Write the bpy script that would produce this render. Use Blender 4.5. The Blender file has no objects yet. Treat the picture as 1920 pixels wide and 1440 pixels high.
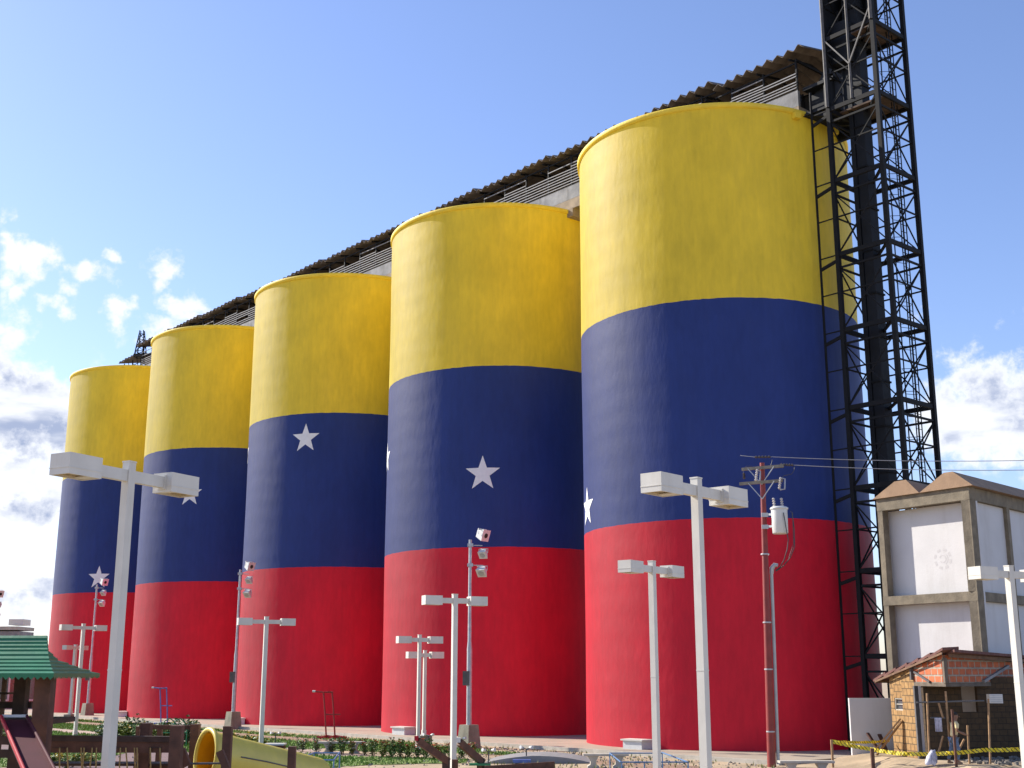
import bpy, math, random
from math import sin, cos, pi, radians, sqrt, atan2, hypot
from mathutils import Vector, Matrix
random.seed(7)
S = bpy.context.scene
C = S.collection
# ------------------------------------------------------------ camera
F, PIT, CAMZ = 2309.7, 0.2309, 3.2
cam_d = bpy.data.cameras.new('camera'); cam = bpy.data.objects.new('camera', cam_d); C.objects.link(cam)
cam.location = (0, 0, CAMZ); cam.rotation_euler = (pi/2+PIT, 0, 0)
cam_d.sensor_width = 36; cam_d.lens = F/1920*36; cam_d.clip_start = .1; cam_d.clip_end = 20000
S.camera = cam
S.render.resolution_x, S.render.resolution_y = 1024, 768
# ------------------------------------------------------------ light
SUN_AZ, SUN_EL = radians(151.5), radians(33)      # direction towards the sun, maths angle from +X
sd = Vector((cos(SUN_EL)*cos(SUN_AZ), cos(SUN_EL)*sin(SUN_AZ), sin(SUN_EL)))
sl = bpy.data.lights.new('sun', 'SUN'); sl.energy = 5.0; sl.angle = radians(.5); sl.color = (1, .93, .82)
so = bpy.data.objects.new('sun', sl); C.objects.link(so); so.rotation_euler = sd.to_track_quat('Z', 'Y').to_euler()
S.view_settings.view_transform = 'Standard'; S.view_settings.look = 'None'
S.view_settings.exposure = 0.72; S.view_settings.gamma = 1

def ray(px, py):
    a = (px-960)/F; b = (720-py)/F
    return Vector((a, cos(PIT)-b*sin(PIT), sin(PIT)+b*cos(PIT)))
O = Vector((0, 0, CAMZ))
def G(px, py, z=0.):                      # photo pixel -> point of the level z
    d = ray(px, py); return O+d*((z-CAMZ)/d.z)
def D(px, py, y):                         # photo pixel -> point at distance y
    d = ray(px, py); return O+d*(y/d.y)

W = bpy.data.worlds.new('World'); S.world = W; W.use_nodes = True
wt = W.node_tree; wn = wt.nodes; wl = wt.links; wn.clear()
def N(t, **k):
    n = wn.new(t)
    for a, b in k.items(): setattr(n, a, b)
    return n
def vm(op, a, b=None):
    n = N('ShaderNodeVectorMath', operation=op)
    for i, x in enumerate((a, b)):
        if x is None: continue
        if hasattr(x, 'links'): wl.new(x, n.inputs[i])
        else: n.inputs[i].default_value = x
    return n
def ma(op, a, b=None, clamp=False):
    n = N('ShaderNodeMath', operation=op, use_clamp=clamp)
    for i, x in enumerate((a, b)):
        if x is None: continue
        if hasattr(x, 'links'): wl.new(x, n.inputs[i])
        else: n.inputs[i].default_value = x
    return n.outputs[0]
sky = N('ShaderNodeTexSky', sky_type='NISHITA', sun_disc=False)
sky.sun_elevation = SUN_EL; sky.sun_rotation = pi/2-SUN_AZ
sky.air_density = 1.0; sky.dust_density = .5; sky.ozone_density = 1.8
gc = N('ShaderNodeTexCoord').outputs['Generated']
dirn = vm('NORMALIZE', gc).outputs[0]
wpn = N('ShaderNodeTexNoise'); wpn.inputs['Scale'].default_value = 30; wpn.inputs['Detail'].default_value = 6; wl.new(dirn, wpn.inputs['Vector'])
dirw = vm('ADD', dirn, vm('MULTIPLY', vm('SUBTRACT', wpn.outputs['Color'], (.5, .5, .5)).outputs[0], (.06, .06, .05)).outputs[0]).outputs[0]
nz1 = N('ShaderNodeTexNoise'); nz1.inputs['Scale'].default_value = 17; nz1.inputs['Detail'].default_value = 10; nz1.inputs['Roughness'].default_value = .58
nz1.inputs['Distortion'].default_value = .25
wl.new(vm('MULTIPLY', dirn, (1, 1, 1.5)).outputs[0], nz1.inputs['Vector'])
nz2 = N('ShaderNodeTexNoise'); nz2.inputs['Scale'].default_value = 62; nz2.inputs['Detail'].default_value = 8; nz2.inputs['Roughness'].default_value = .62
wl.new(dirn, nz2.inputs['Vector'])
# cloud banks: directions (given through the photo's own view), half sizes in radians, weight
puffs = [(25, 775, .070, .046, 1.2), (100, 800, .036, .030, .95), (-60, 750, .06, .05, 1.2), (60, 960, .080, .040, .85), (10, 1100, .09, .045, .9), (-150, 900, .12, .10, 1.1), (0, 655, .018, .020, .8),
         (62, 487, .022, .017, .90), (8, 495, .013, .026, .80), (45, 545, .009, .014, .70), (163, 510, .016, .014, .88), (145, 545, .014, .014, .84), (128, 575, .014, .010, .78), (232, 598, .020, .016, .92), (197, 585, .008, .014, .68),
         (340, 578, .022, .015, .90), (305, 612, .022, .014, .84), (316, 515, .013, .020, .82), (222, 478, .008, .006, .62), (2, 420, .010, .014, .62), (120, 690, .012, .014, .52),
         (1870, 740, .050, .036, 1.15), (1790, 780, .040, .040, 1.05), (1960, 780, .07, .05, 1.1), (1900, 870, .035, .010, .66), (2150, 800, .10, .06, 1.0), (1820, 850, .05, .016, .8)]
acc = None
for px, py, sx, sy, w in puffs:
    dv = ray(px, py).normalized()
    rt = Vector((dv.y, -dv.x, 0)).normalized(); up = rt.cross(dv)
    df = vm('SUBTRACT', dirw, tuple(dv)).outputs[0]
    a = ma('MULTIPLY', vm('DOT_PRODUCT', df, tuple(rt)).outputs['Value'], 1/sx)
    b = ma('MULTIPLY', vm('DOT_PRODUCT', df, tuple(up)).outputs['Value'], 1/sy)
    c_ = ma('MULTIPLY', vm('DOT_PRODUCT', df, tuple(dv)).outputs['Value'], 1/sx)
    r2 = ma('ADD', ma('ADD', ma('MULTIPLY', a, a), ma('MULTIPLY', b, b)), ma('MULTIPLY', c_, c_))
    g = ma('MULTIPLY', ma('POWER', 2.718, ma('MULTIPLY', r2, -.9)), w)
    acc = g if acc is None else ma('MAXIMUM', acc, g)
dens = ma('ADD', acc, ma('ADD', ma('MULTIPLY', ma('SUBTRACT', nz1.outputs[0], .5), 1.6), ma('MULTIPLY', ma('SUBTRACT', nz2.outputs[0], .5), 1.35)))
alpha = N('ShaderNodeMapRange', interpolation_type='SMOOTHSTEP'); alpha.inputs[1].default_value = .33; alpha.inputs[2].default_value = .88
wl.new(dens, alpha.inputs[0])
alp = ma('MULTIPLY', alpha.outputs[0], ma('GREATER_THAN', acc, .02))
# thick parts have grey-blue bases
shn = N('ShaderNodeTexNoise'); shn.inputs['Scale'].default_value = 11; shn.inputs['Detail'].default_value = 5
wl.new(vm('MULTIPLY', vm('ADD', dirn, (.31, 0, .035)).outputs[0], (1, 1, 3)).outputs[0], shn.inputs['Vector'])
shm = N('ShaderNodeMapRange', interpolation_type='SMOOTHSTEP'); shm.inputs[1].default_value = .42; shm.inputs[2].default_value = .62
wl.new(shn.outputs[0], shm.inputs[0])
thick = N('ShaderNodeMapRange'); thick.inputs[1].default_value = .75; thick.inputs[2].default_value = 1.15
wl.new(dens, thick.inputs[0])
sepz = N('ShaderNodeSeparateXYZ'); wl.new(dirn, sepz.inputs[0])
low = N('ShaderNodeMapRange', interpolation_type='SMOOTHSTEP'); low.inputs[1].default_value = .27; low.inputs[2].default_value = .20; wl.new(sepz.outputs[2], low.inputs[0])
cc = N('ShaderNodeMix', data_type='RGBA'); wl.new(ma('MULTIPLY', ma('MULTIPLY', shm.outputs[0], thick.outputs[0]), low.outputs[0]), cc.inputs[0])
cc.inputs[6].default_value = (5.3, 5.45, 5.8, 1); cc.inputs[7].default_value = (2.2, 2.6, 3.7, 1)
# clear sky: Nishita, a little more saturated like the photo
hs = N('ShaderNodeMix', data_type='RGBA', blend_type='MULTIPLY'); hs.inputs[0].default_value = 1; hs.inputs[7].default_value = (.94, .935, 1.12, 1)
wl.new(sky.outputs[0], hs.inputs[6])
mx = N('ShaderNodeMix', data_type='RGBA'); wl.new(alp, mx.inputs[0]); wl.new(hs.outputs[2], mx.inputs[6]); wl.new(cc.outputs[2], mx.inputs[7])
bg = N('ShaderNodeBackground'); bg.inputs[1].default_value = .12; wl.new(mx.outputs[2], bg.inputs[0])
ow = N('ShaderNodeOutputWorld'); wl.new(bg.outputs[0], ow.inputs[0])

# ------------------------------------------------------------ materials
def mat(name, col, rough=.7, var=.12, vscale=3., bump=0., bscale=20., metal=0., spec=.5, emit=None, dirt=None, dirt_amt=.35, diffr=0.):
    m = bpy.data.materials.new(name); m.use_nodes = True; t = m.node_tree; n = t.nodes; l = t.links
    b = n['Principled BSDF']; b.inputs['Roughness'].default_value = rough; b.inputs['Metallic'].default_value = metal
    b.inputs['Specular IOR Level'].default_value = spec
    if 'Diffuse Roughness' in b.inputs: b.inputs['Diffuse Roughness'].default_value = diffr
    tc = n.new('ShaderNodeTexCoord').outputs['Object']
    nz = n.new('ShaderNodeTexNoise'); nz.inputs['Scale'].default_value = vscale; nz.inputs['Detail'].default_value = 6; l.new(tc, nz.inputs['Vector'])
    cr = n.new('ShaderNodeMapRange'); cr.inputs[1].default_value = .3; cr.inputs[2].default_value = .7
    cr.inputs[3].default_value = 1-var; cr.inputs[4].default_value = 1+var; l.new(nz.outputs[0], cr.inputs[0])
    mu = n.new('ShaderNodeVectorMath'); mu.operation = 'SCALE'; mu.inputs[0].default_value = col; l.new(cr.outputs[0], mu.inputs['Scale'])
    out = mu.outputs[0]
    if dirt:
        d = n.new('ShaderNodeTexNoise'); d.inputs['Scale'].default_value = vscale*.45; d.inputs['Detail'].default_value = 8; d.inputs['Roughness'].default_value = .7
        mp = n.new('ShaderNodeVectorMath'); mp.operation = 'MULTIPLY'; mp.inputs[1].default_value = (1.7, 1.7, .35); l.new(tc, mp.inputs[0]); l.new(mp.outputs[0], d.inputs['Vector'])
        dr = n.new('ShaderNodeMapRange'); dr.inputs[1].default_value = .5; dr.inputs[2].default_value = .72; dr.inputs[4].default_value = dirt_amt; l.new(d.outputs[0], dr.inputs[0])
        mm = n.new('ShaderNodeMix'); mm.data_type = 'RGBA'; l.new(dr.outputs[0], mm.inputs[0]); l.new(out, mm.inputs[6]); mm.inputs[7].default_value = (*dirt, 1); out = mm.outputs[2]
    l.new(out, b.inputs['Base Color'])
    if bump:
        bn = n.new('ShaderNodeTexNoise'); bn.inputs['Scale'].default_value = bscale; bn.inputs['Detail'].default_value = 5; l.new(tc, bn.inputs['Vector'])
        bp = n.new('ShaderNodeBump'); bp.inputs['Strength'].default_value = 1; bp.inputs['Distance'].default_value = bump
        l.new(bn.outputs[0], bp.inputs['Height']); l.new(bp.outputs[0], b.inputs['Normal'])
    return m
def silo_paint(name, col, dirt):
    m = bpy.data.materials.new(name); m.use_nodes = True; t = m.node_tree; n = t.nodes; l = t.links
    b = n['Principled BSDF']; b.inputs['Roughness'].default_value = .6; b.inputs['Specular IOR Level'].default_value = .25
    b.inputs['Diffuse Roughness'].default_value = .9
    oi = n.new('ShaderNodeObjectInfo'); tc0 = n.new('ShaderNodeTexCoord').outputs['Object']
    ad = n.new('ShaderNodeVectorMath'); ad.operation = 'ADD'; l.new(oi.outputs['Location'], ad.inputs[0]); l.new(tc0, ad.inputs[1]); tc = ad.outputs[0]
    def noise(sc, mul=(1, 1, 1), det=5, ro=.55):
        v = n.new('ShaderNodeVectorMath'); v.operation = 'MULTIPLY'; v.inputs[1].default_value = mul; l.new(tc, v.inputs[0])
        q = n.new('ShaderNodeTexNoise'); q.inputs['Scale'].default_value = sc; q.inputs['Detail'].default_value = det; q.inputs['Roughness'].default_value = ro
        l.new(v.outputs[0], q.inputs['Vector']); return q.outputs[0]
    def mr(x, a, b_, c, d):
        r = n.new('ShaderNodeMapRange'); l.new(x, r.inputs[0])
        for i, q in enumerate((a, b_, c, d)): r.inputs[i+1].default_value = q
        return r.outputs[0]
    def math(op, a, b_):
        q = n.new('ShaderNodeMath'); q.operation = op
        for i, x in enumerate((a, b_)):
            if hasattr(x, 'links'): l.new(x, q.inputs[i])
            else: q.inputs[i].default_value = x
        return q.outputs[0]
    f1 = mr(noise(.45, (1, 1, .6), 7, .65), .3, .7, .88, 1.1); f2 = math('MULTIPLY', mr(noise(5, (1, 1, .25), 5), .3, .7, .95, 1.05), mr(noise(2.2, (1, 1, .045), 6, .7), .3, .72, 1.03, .94))
    sc = n.new('ShaderNodeVectorMath'); sc.operation = 'SCALE'; sc.inputs[0].default_value = col; l.new(math('MULTIPLY', f1, f2), sc.inputs['Scale'])
    mm = n.new('ShaderNodeMix'); mm.data_type = 'RGBA'; l.new(mr(noise(.8, (1, 1, .22), 9, .72), .52, .8, 0, .35), mm.inputs[0]); l.new(sc.outputs[0], mm.inputs[6]); mm.inputs[7].default_value = (*dirt, 1)
    l.new(mm.outputs[2], b.inputs['Base Color'])
    # hand-floated render over slip-formed lifts
    wv = n.new('ShaderNodeTexWave'); wv.bands_direction = 'Z'; wv.inputs['Scale'].default_value = .28; wv.inputs['Distortion'].default_value = 3.5; wv.inputs['Detail'].default_value = 3; wv.inputs['Detail Scale'].default_value = 1.2; l.new(tc0, wv.inputs['Vector'])
    h = math('ADD', math('ADD', math('MULTIPLY', noise(.9, (1, 1, .38), 4), .030), math('MULTIPLY', noise(3.2, (1, 1, .5), 4), .012)), math('ADD', math('MULTIPLY', noise(28, (1, 1, 1), 3), .0022), math('MULTIPLY', wv.outputs['Fac'], .004)))
    bp = n.new('ShaderNodeBump'); bp.inputs['Strength'].default_value = .9; bp.inputs['Distance'].default_value = 1.0
    l.new(h, bp.inputs['Height']); l.new(bp.outputs[0], b.inputs['Normal'])
    return m
def brick(name, c1_, c2_, mortar, sx, sy, msize=.012, axis='XZ', vec=None):
    m = bpy.data.materials.new(name); m.use_nodes = True; t = m.node_tree; n = t.nodes; l = t.links
    b = n['Principled BSDF']; b.inputs['Roughness'].default_value = .9
    uvn = n.new('ShaderNodeUVMap')
    nz0 = n.new('ShaderNodeTexNoise'); nz0.inputs['Scale'].default_value = 6; l.new(uvn.outputs[0], nz0.inputs['Vector'])
    v = n.new('ShaderNodeVectorMath'); v.operation = 'SCALE'; v.inputs['Scale'].default_value = .02; l.new(nz0.outputs['Color'], v.inputs[0])
    v2 = n.new('ShaderNodeVectorMath'); v2.operation = 'ADD'; l.new(uvn.outputs[0], v2.inputs[0]); l.new(v.outputs[0], v2.inputs[1])
    br = n.new('ShaderNodeTexBrick'); l.new(v2.outputs[0], br.inputs['Vector'])
    br.inputs['Color1'].default_value = (*c1_, 1); br.inputs['Color2'].default_value = (*c2_, 1); br.inputs['Mortar'].default_value = (*mortar, 1)
    br.inputs['Scale'].default_value = 1; br.inputs['Mortar Size'].default_value = msize; br.inputs['Brick Width'].default_value = sx; br.inputs['Row Height'].default_value = sy
    br.inputs['Mortar Smooth'].default_value = .3
    nz = n.new('ShaderNodeTexNoise'); nz.inputs['Scale'].default_value = 5; nz.inputs['Detail'].default_value = 8; l.new(uvn.outputs[0], nz.inputs['Vector'])
    mm = n.new('ShaderNodeMix'); mm.data_type = 'RGBA'; mm.blend_type = 'MULTIPLY'; mm.inputs[0].default_value = .6; l.new(br.outputs[0], mm.inputs[6])
    cr = n.new('ShaderNodeMapRange'); cr.inputs[1].default_value = .3; cr.inputs[2].default_value = .7; cr.inputs[3].default_value = .55; cr.inputs[4].default_value = 1.2; l.new(nz.outputs[0], cr.inputs[0]); l.new(cr.outputs[0], mm.inputs[7])
    l.new(mm.outputs[2], b.inputs['Base Color'])
    bp = n.new('ShaderNodeBump'); bp.inputs['Distance'].default_value = .02; bp.invert = True; l.new(br.outputs['Fac'], bp.inputs['Height']); l.new(bp.outputs[0], b.inputs['Normal'])
    return m
M = {}
M['yellow'] = silo_paint('yellow wall paint', (.82, .635, .045), (.62, .47, .07))
M['blue'] = silo_paint('blue wall paint', (.024, .050, .225), (.045, .07, .21))
M['red'] = silo_paint('red wall paint', (.70, .014, .038), (.52, .03, .05))
M['rim'] = mat('yellow rim paint', (.80, .58, .04), .6, .1, 2, .01, 8)
M['star'] = mat('white star paint', (.78, .78, .78), .7, .05, 3)
M['roofcap'] = mat('silo cap concrete', (.3, .27, .22), .9, .2, 1)
M['lampwhite'] = mat('white lamp enamel', (.62, .595, .53), .5, .06, 2.5, dirt=(.42, .38, .30), dirt_amt=.4)
M['lampin'] = mat('lamp inner reflector', (.55, .46, .30), .35, .3, 14)
M['glass'] = mat('lamp glass', (.60, .52, .38), .15, .15, 20, spec=.8)
M['conc'] = mat('weathered concrete', (.25, .225, .17), .9, .22, 2.2, .01, 14, dirt=(.10, .09, .07), dirt_amt=.6)
M['concl'] = mat('pale concrete', (.42, .39, .33), .88, .14, 3, .006, 22, dirt=(.22, .2, .16), dirt_amt=.4)
M['concg'] = mat('grey gallery concrete', (.25, .25, .25), .9, .3, 1.5, .01, 10, dirt=(.10, .09, .08), dirt_amt=.6)
M['whitewall'] = mat('white wall paint', (.57, .56, .555), .8, .04, 1.2, .004, 12, dirt=(.40, .375, .34), dirt_amt=.42)
M['frame_conc'] = mat('raw concrete frame', (.185, .155, .11), .92, .25, 3, .012, 16, dirt=(.12, .105, .08), dirt_amt=.6)
M['bldroof'] = mat('brown concrete roof', (.30, .195, .12), .9, .14, 2, .006, 18)
M['black'] = mat('black tower steel', (.007, .0075, .009), .75, .3, 3, spec=.25)
M['duct'] = mat('dark elevator duct', (.010, .012, .016), .7, .3, 1.2, .004, 5, spec=.3)
M['greysteel'] = mat('grey steel and sunlit leg tone', (.10, .095, .09), .6, .3, 4)
M['galv'] = mat('galvanised steel', (.42, .43, .44), .45, .15, 6, metal=.4)
M['rustpl'] = mat('rusty platform plate', (.10, .065, .045), .9, .4, 3)
M['asb'] = mat('weathered fibre cement sheet', (.165, .13, .10), .92, .3, 1.8, .006, 22, dirt=(.08, .065, .05), dirt_amt=.7)
M['conc2'] = mat('brown stained concrete', (.13, .105, .08), .9, .3, 3, .01, 12)
M['fascia'] = mat('brown fascia wood', (.15, .085, .05), .85, .3, 6)
M['tanconc'] = mat('tan weathered concrete', (.33, .26, .18), .9, .25, 2, .01, 10, dirt=(.12, .10, .08), dirt_amt=.6)
M['louver'] = mat('grey louvre slat', (.24, .24, .25), .7, .2, 5)
M['redpole'] = mat('red painted pole', (.24, .028, .022), .5, .18, 3, dirt=(.16, .05, .04), dirt_amt=.5)
M['pvc'] = mat('grey conduit', (.42, .45, .44), .5, .1, 3)
M['trafo'] = mat('pale grey transformer enamel', (.62, .63, .60), .4, .05, 3)
M['porc'] = mat('porcelain insulator', (.45, .42, .40), .25, .1, 10)
M['ribdark'] = mat('dark insulator', (.06, .05, .05), .4, .2, 10)
M['wire'] = mat('bare aluminium wire', (.30, .30, .32), .5, .05, 3)
M['cable'] = mat('black cable', (.05, .05, .055), .5, .1, 5)
M['xarm'] = mat('weathered steel crossarm', (.17, .155, .13), .7, .25, 5)
M['sand'] = mat('sandy ground', (.38, .29, .185), .95, .28, .6, .03, 3, dirt=(.30, .24, .15), dirt_amt=.6)
M['apron'] = mat('concrete apron', (.34, .285, .215), .9, .12, .8, .006, 8, dirt=(.30, .25, .18), dirt_amt=.5)
M['dirt'] = mat('brown soil', (.27, .17, .11), .95, .25, 1.2, .03, 5)
M['pink'] = mat('pinkish paving', (.37, .27, .215), .9, .12, 1.5, .006, 10)
M['darkpave'] = mat('purple brown paving', (.16, .10, .10), .9, .15, 1.5, .006, 10)
M['turf'] = mat('turf soil', (.11, .17, .025), .95, .4, 1.2, .05, 8, dirt=(.22, .17, .08), dirt_amt=.55)
M['blade'] = mat('grass blade', (.15, .26, .03), .7, .35, 1.5)
M['leaf'] = mat('shrub leaf', (.075, .16, .025), .6, .45, 3)
M['leafg'] = mat('grey green leaf', (.085, .125, .05), .6, .4, 3)
M['leafy'] = mat('yellow green leaf', (.16, .19, .03), .6, .35, 3)
M['flor'] = mat('orange red petal', (.62, .12, .05), .6, .25, 9)
M['floy'] = mat('yellow petal', (.75, .55, .06), .6, .2, 9)
M['stem'] = mat('plant stem', (.12, .09, .04), .8, .2, 6)
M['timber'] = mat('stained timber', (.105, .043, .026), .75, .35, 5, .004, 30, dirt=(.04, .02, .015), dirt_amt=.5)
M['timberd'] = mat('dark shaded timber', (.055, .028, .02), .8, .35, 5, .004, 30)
M['rope'] = mat('yellow rope', (.36, .25, .10), .9, .2, 20)
M['ropey'] = mat('yellowed seat strap', (.42, .32, .08), .8, .2, 10)
M['greenroof'] = mat('green roofing sheet', (.007, .15, .065), .5, .16, 2, .004, 8, dirt=(.02, .10, .06), dirt_amt=.5)
M['redslide'] = mat('dark red plastic', (.075, .010, .018), .75, .12, 3, spec=.25)
M['redlip'] = mat('bright red plastic', (.36, .015, .03), .7, .1, 3, spec=.25)
M['tubey'] = mat('pale yellow plastic', (.62, .50, .085), .38, .08, 3, dirt=(.45, .36, .08), dirt_amt=.4)
M['tubein'] = mat('orange yellow plastic', (.66, .38, .015), .4, .1, 3)
M['bluem'] = mat('blue tube paint', (.07, .13, .38), .45, .15, 6)
M['skyblue'] = mat('faded blue rail paint', (.07, .17, .33), .5, .15, 6)
M['redm'] = mat('dark red tube paint', (.25, .015, .015), .45, .15, 6)
M['greenm'] = mat('green tube paint', (.01, .16, .06), .45, .15, 6)
M['whitem'] = mat('white metal', (.58, .58, .56), .5, .05, 5)
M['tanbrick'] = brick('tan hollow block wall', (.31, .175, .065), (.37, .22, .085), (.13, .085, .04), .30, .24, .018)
M['shadebrick'] = brick('shade-darkened hollow block wall', (.055, .034, .016), (.07, .042, .018), (.032, .022, .013), .30, .20, .012)  # interior shade of the hut is put into this darker block colour
M['orbrick'] = brick('orange hollow block wall', (.50, .14, .055), (.40, .10, .045), (.34, .29, .23), .46, .25, .035)
M['farbrick'] = brick('far brown block wall', (.30, .15, .11), (.26, .12, .09), (.30, .22, .18), .4, .2, .012)
M['tile'] = mat('brown roof tile', (.13, .055, .045), .85, .3, 5, .01, 20)
M['hutwood'] = mat('tan rough lumber', (.33, .20, .10), .85, .25, 6, .004, 30)
M['oldsteel'] = mat('grey form steel', (.09, .09, .095), .6, .25, 6)
M['dark'] = mat('dark interior', (.02, .018, .015), .9, .3, 3)
M['glasswin'] = mat('window glass', (.08, .09, .10), .15, .2, 4, spec=.8)
M['skin'] = mat('brown skin', (.24, .12, .07), .6, .08, 20)
M['hair'] = mat('black hair', (.015, .012, .010), .7, .2, 30)
M['shirt'] = mat('pale yellow shirt', (.72, .60, .32), .9, .08, 8)
M['jeans'] = mat('blue denim', (.12, .17, .26), .9, .3, 7)
M['shoe'] = mat('tan shoe', (.25, .17, .11), .8, .1, 10)
M['bag'] = mat('white and blue cement sack', (.50, .50, .58), .8, .3, 9, dirt=(.08, .08, .16), dirt_amt=.9)
M['heap'] = mat('grey crushed stone', (.20, .185, .165), .95, .4, 9, .06, 9)
M['ramp'] = mat('grey ramp concrete', (.23, .225, .225), .85, .1, 2)
def tape_mat():
    m = bpy.data.materials.new('yellow caution tape'); m.use_nodes = True; t = m.node_tree; n = t.nodes; l = t.links; b = n['Principled BSDF']
    b.inputs['Roughness'].default_value = .5
    uvn = n.new('ShaderNodeUVMap'); w = n.new('ShaderNodeTexWave'); w.wave_type = 'BANDS'; w.bands_direction = 'DIAGONAL'; w.inputs['Scale'].default_value = 4.5; w.inputs['Distortion'].default_value = 2.5
    l.new(uvn.outputs[0], w.inputs['Vector'])
    r = n.new('ShaderNodeValToRGB'); r.color_ramp.elements[0].color = (.05, .045, .01, 1); r.color_ramp.elements[1].color = (.72, .56, .02, 1); r.color_ramp.elements[0].position = .12; r.color_ramp.elements[1].position = .22
    l.new(w.outputs[1], r.inputs[0]); l.new(r.outputs[0], b.inputs['Base Color']); return m
M['tape'] = tape_mat()

# ------------------------------------------------------------ mesh helpers
ORG = {}
class MB:
    def __init__(s): s.v = []; s.f = []; s.m = []; s.sm = []; s.uv = {}
    def add(s, vs, fs, m=0, smooth=False, uvs=None):
        b = len(s.v); s.v += [Vector(v) for v in vs]
        for i, f in enumerate(fs):
            if uvs is not None: s.uv[len(s.f)] = uvs[i]
            s.f.append(tuple(b+j for j in f)); s.m.append(m); s.sm.append(smooth)
        return s
    def box(s, c, size, ax=None, m=0):            # ax: 3 unit vectors
        ax = ax or (Vector((1, 0, 0)), Vector((0, 1, 0)), Vector((0, 0, 1)))
        c = Vector(c); h = [a*(d/2) for a, d in zip(ax, size)]
        vs = [c+h[0]*i+h[1]*j+h[2]*k for k in (-1, 1) for j in (-1, 1) for i in (-1, 1)]
        L = [size[0], size[1], size[2]]
        fs = [(0, 2, 3, 1), (4, 5, 7, 6), (0, 1, 5, 4), (2, 6, 7, 3), (0, 4, 6, 2), (1, 3, 7, 5)]
        co = [(i*L[0]/2, j*L[1]/2, k*L[2]/2) for k in (-1, 1) for j in (-1, 1) for i in (-1, 1)]
        pl = [(0, 1), (0, 1), (0, 2), (0, 2), (1, 2), (1, 2)]
        return s.add(vs, fs, m, uvs=[[(co[q][p[0]], co[q][p[1]]) for q in f] for f, p in zip(fs, pl)])
    def beam(s, a, b, w, h=None, up=None, m=0):
        a = Vector(a); b = Vector(b); d = (b-a); L = d.length; d.normalize(); h = h or w
        up = Vector(up) if up else (Vector((0, 0, 1)) if abs(d.z) < .95 else Vector((1, 0, 0)))
        x = d.cross(up).normalized(); y = x.cross(d)
        return s.box((a+b)/2, (L, w, h), (d, x, y), m)
    def tube(s, pts, r, n=8, m=0, caps=True, smooth=True):
        pts = [Vector(p) for p in pts]; k = len(pts); rs = r if isinstance(r, (list, tuple)) else [r]*k
        vs = []; px = None
        for i, p in enumerate(pts):
            d = (pts[min(i+1, k-1)]-pts[max(i-1, 0)]).normalized()
            if px is None: px = d.cross(Vector((0, 0, 1)) if abs(d.z) < .9 else Vector((1, 0, 0))).normalized()
            else: px = (px-d*px.dot(d)).normalized()
            py = d.cross(px)
            vs += [p+(px*cos(2*pi*j/n)+py*sin(2*pi*j/n))*rs[i] for j in range(n)]
        fs = [(i*n+j, i*n+(j+1) % n, (i+1)*n+(j+1) % n, (i+1)*n+j) for i in range(k-1) for j in range(n)]
        s.add(vs, fs, m, smooth)
        if caps: s.add(vs[:n], [tuple(range(n))[::-1]], m); s.add(vs[-n:], [tuple(range(n))], m)
        return s
    def lathe(s, c, prof, n=24, m=0, smooth=True):     # prof: (r, z)
        c = Vector(c); vs = [c+Vector((r*cos(2*pi*j/n), r*sin(2*pi*j/n), z)) for r, z in prof for j in range(n)]
        return s.add(vs, [(i*n+j, i*n+(j+1) % n, (i+1)*n+(j+1) % n, (i+1)*n+j) for i in range(len(prof)-1) for j in range(n)], m, smooth)
    def prism(s, poly, d, m=0):                        # poly of 3D points, extruded by d
        poly = [Vector(p) for p in poly]; d = Vector(d); k = len(poly)
        fs = [tuple(range(k))[::-1], tuple(range(k, 2*k))]+[(i, (i+1) % k, k+(i+1) % k, k+i) for i in range(k)]
        e1 = (poly[1]-poly[0]).normalized(); 
        nn = e1.cross(poly[-1]-poly[0]).normalized(); e2 = nn.cross(e1); dn = d.normalized()
        if abs(e1.z) > abs(e2.z): e1, e2 = e2, e1
        vs = poly+[p+d for p in poly]
        def u(q, side):
            p = vs[q]-poly[0]
            return (p.dot(dn), p.dot(Vector((0, 0, 1)))) if side else (p.dot(e1), p.dot(e2))
        return s.add(vs, fs, m, uvs=[[u(q, i > 1) for q in f] for i, f in enumerate(fs)])
    def sheet(s, pts, m=0): return s.add(pts, [tuple(range(len(pts)))], m)
    def build(s, name, mats, parent=None, tagd=None):
        me = bpy.data.meshes.new(name)
        off = Vector((0, 0, 0))
        if parent is not None: off = ORG.get(parent, off)
        me.from_pydata([tuple(v-off) for v in s.v], [], s.f)
        for x in (mats if isinstance(mats, (list, tuple)) else [mats]): me.materials.append(x)
        me.polygons.foreach_set('material_index', s.m); me.polygons.foreach_set('use_smooth', s.sm)
        if s.uv:
            ul = me.uv_layers.new(name='UVMap')
            for p in me.polygons:
                q = s.uv.get(p.index)
                if q:
                    for k, li in enumerate(p.loop_indices): ul.data[li].uv = q[k]
        me.update()
        o = bpy.data.objects.new(name, me); C.objects.link(o)
        if parent is not None: o.parent = parent; ORG[o] = off
        return o
def tag(o, label=None, cat=None, group=None, kind=None):
    if label: o['label'] = label
    if cat: o['category'] = cat
    if group: o['group'] = group
    if kind: o['kind'] = kind
    return o
def thing(name, label, cat, loc=(0, 0, 0), group=None, local=False):
    o = bpy.data.objects.new(name, None); C.objects.link(o); o.location = loc; o.empty_display_size = .3
    ORG[o] = Vector((0, 0, 0)) if local else Vector(loc)
    return tag(o, label, cat, group)
def children(o): return [x for x in list(bpy.data.objects) if x.parent == o]
def dup(o, parent=None, deep=None):
    c = o.copy(); C.objects.link(c); c.parent = parent
    for ch in (KIDS.get(o) or children(o)): dup(ch, c)
    return c
KIDS = {}
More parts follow.
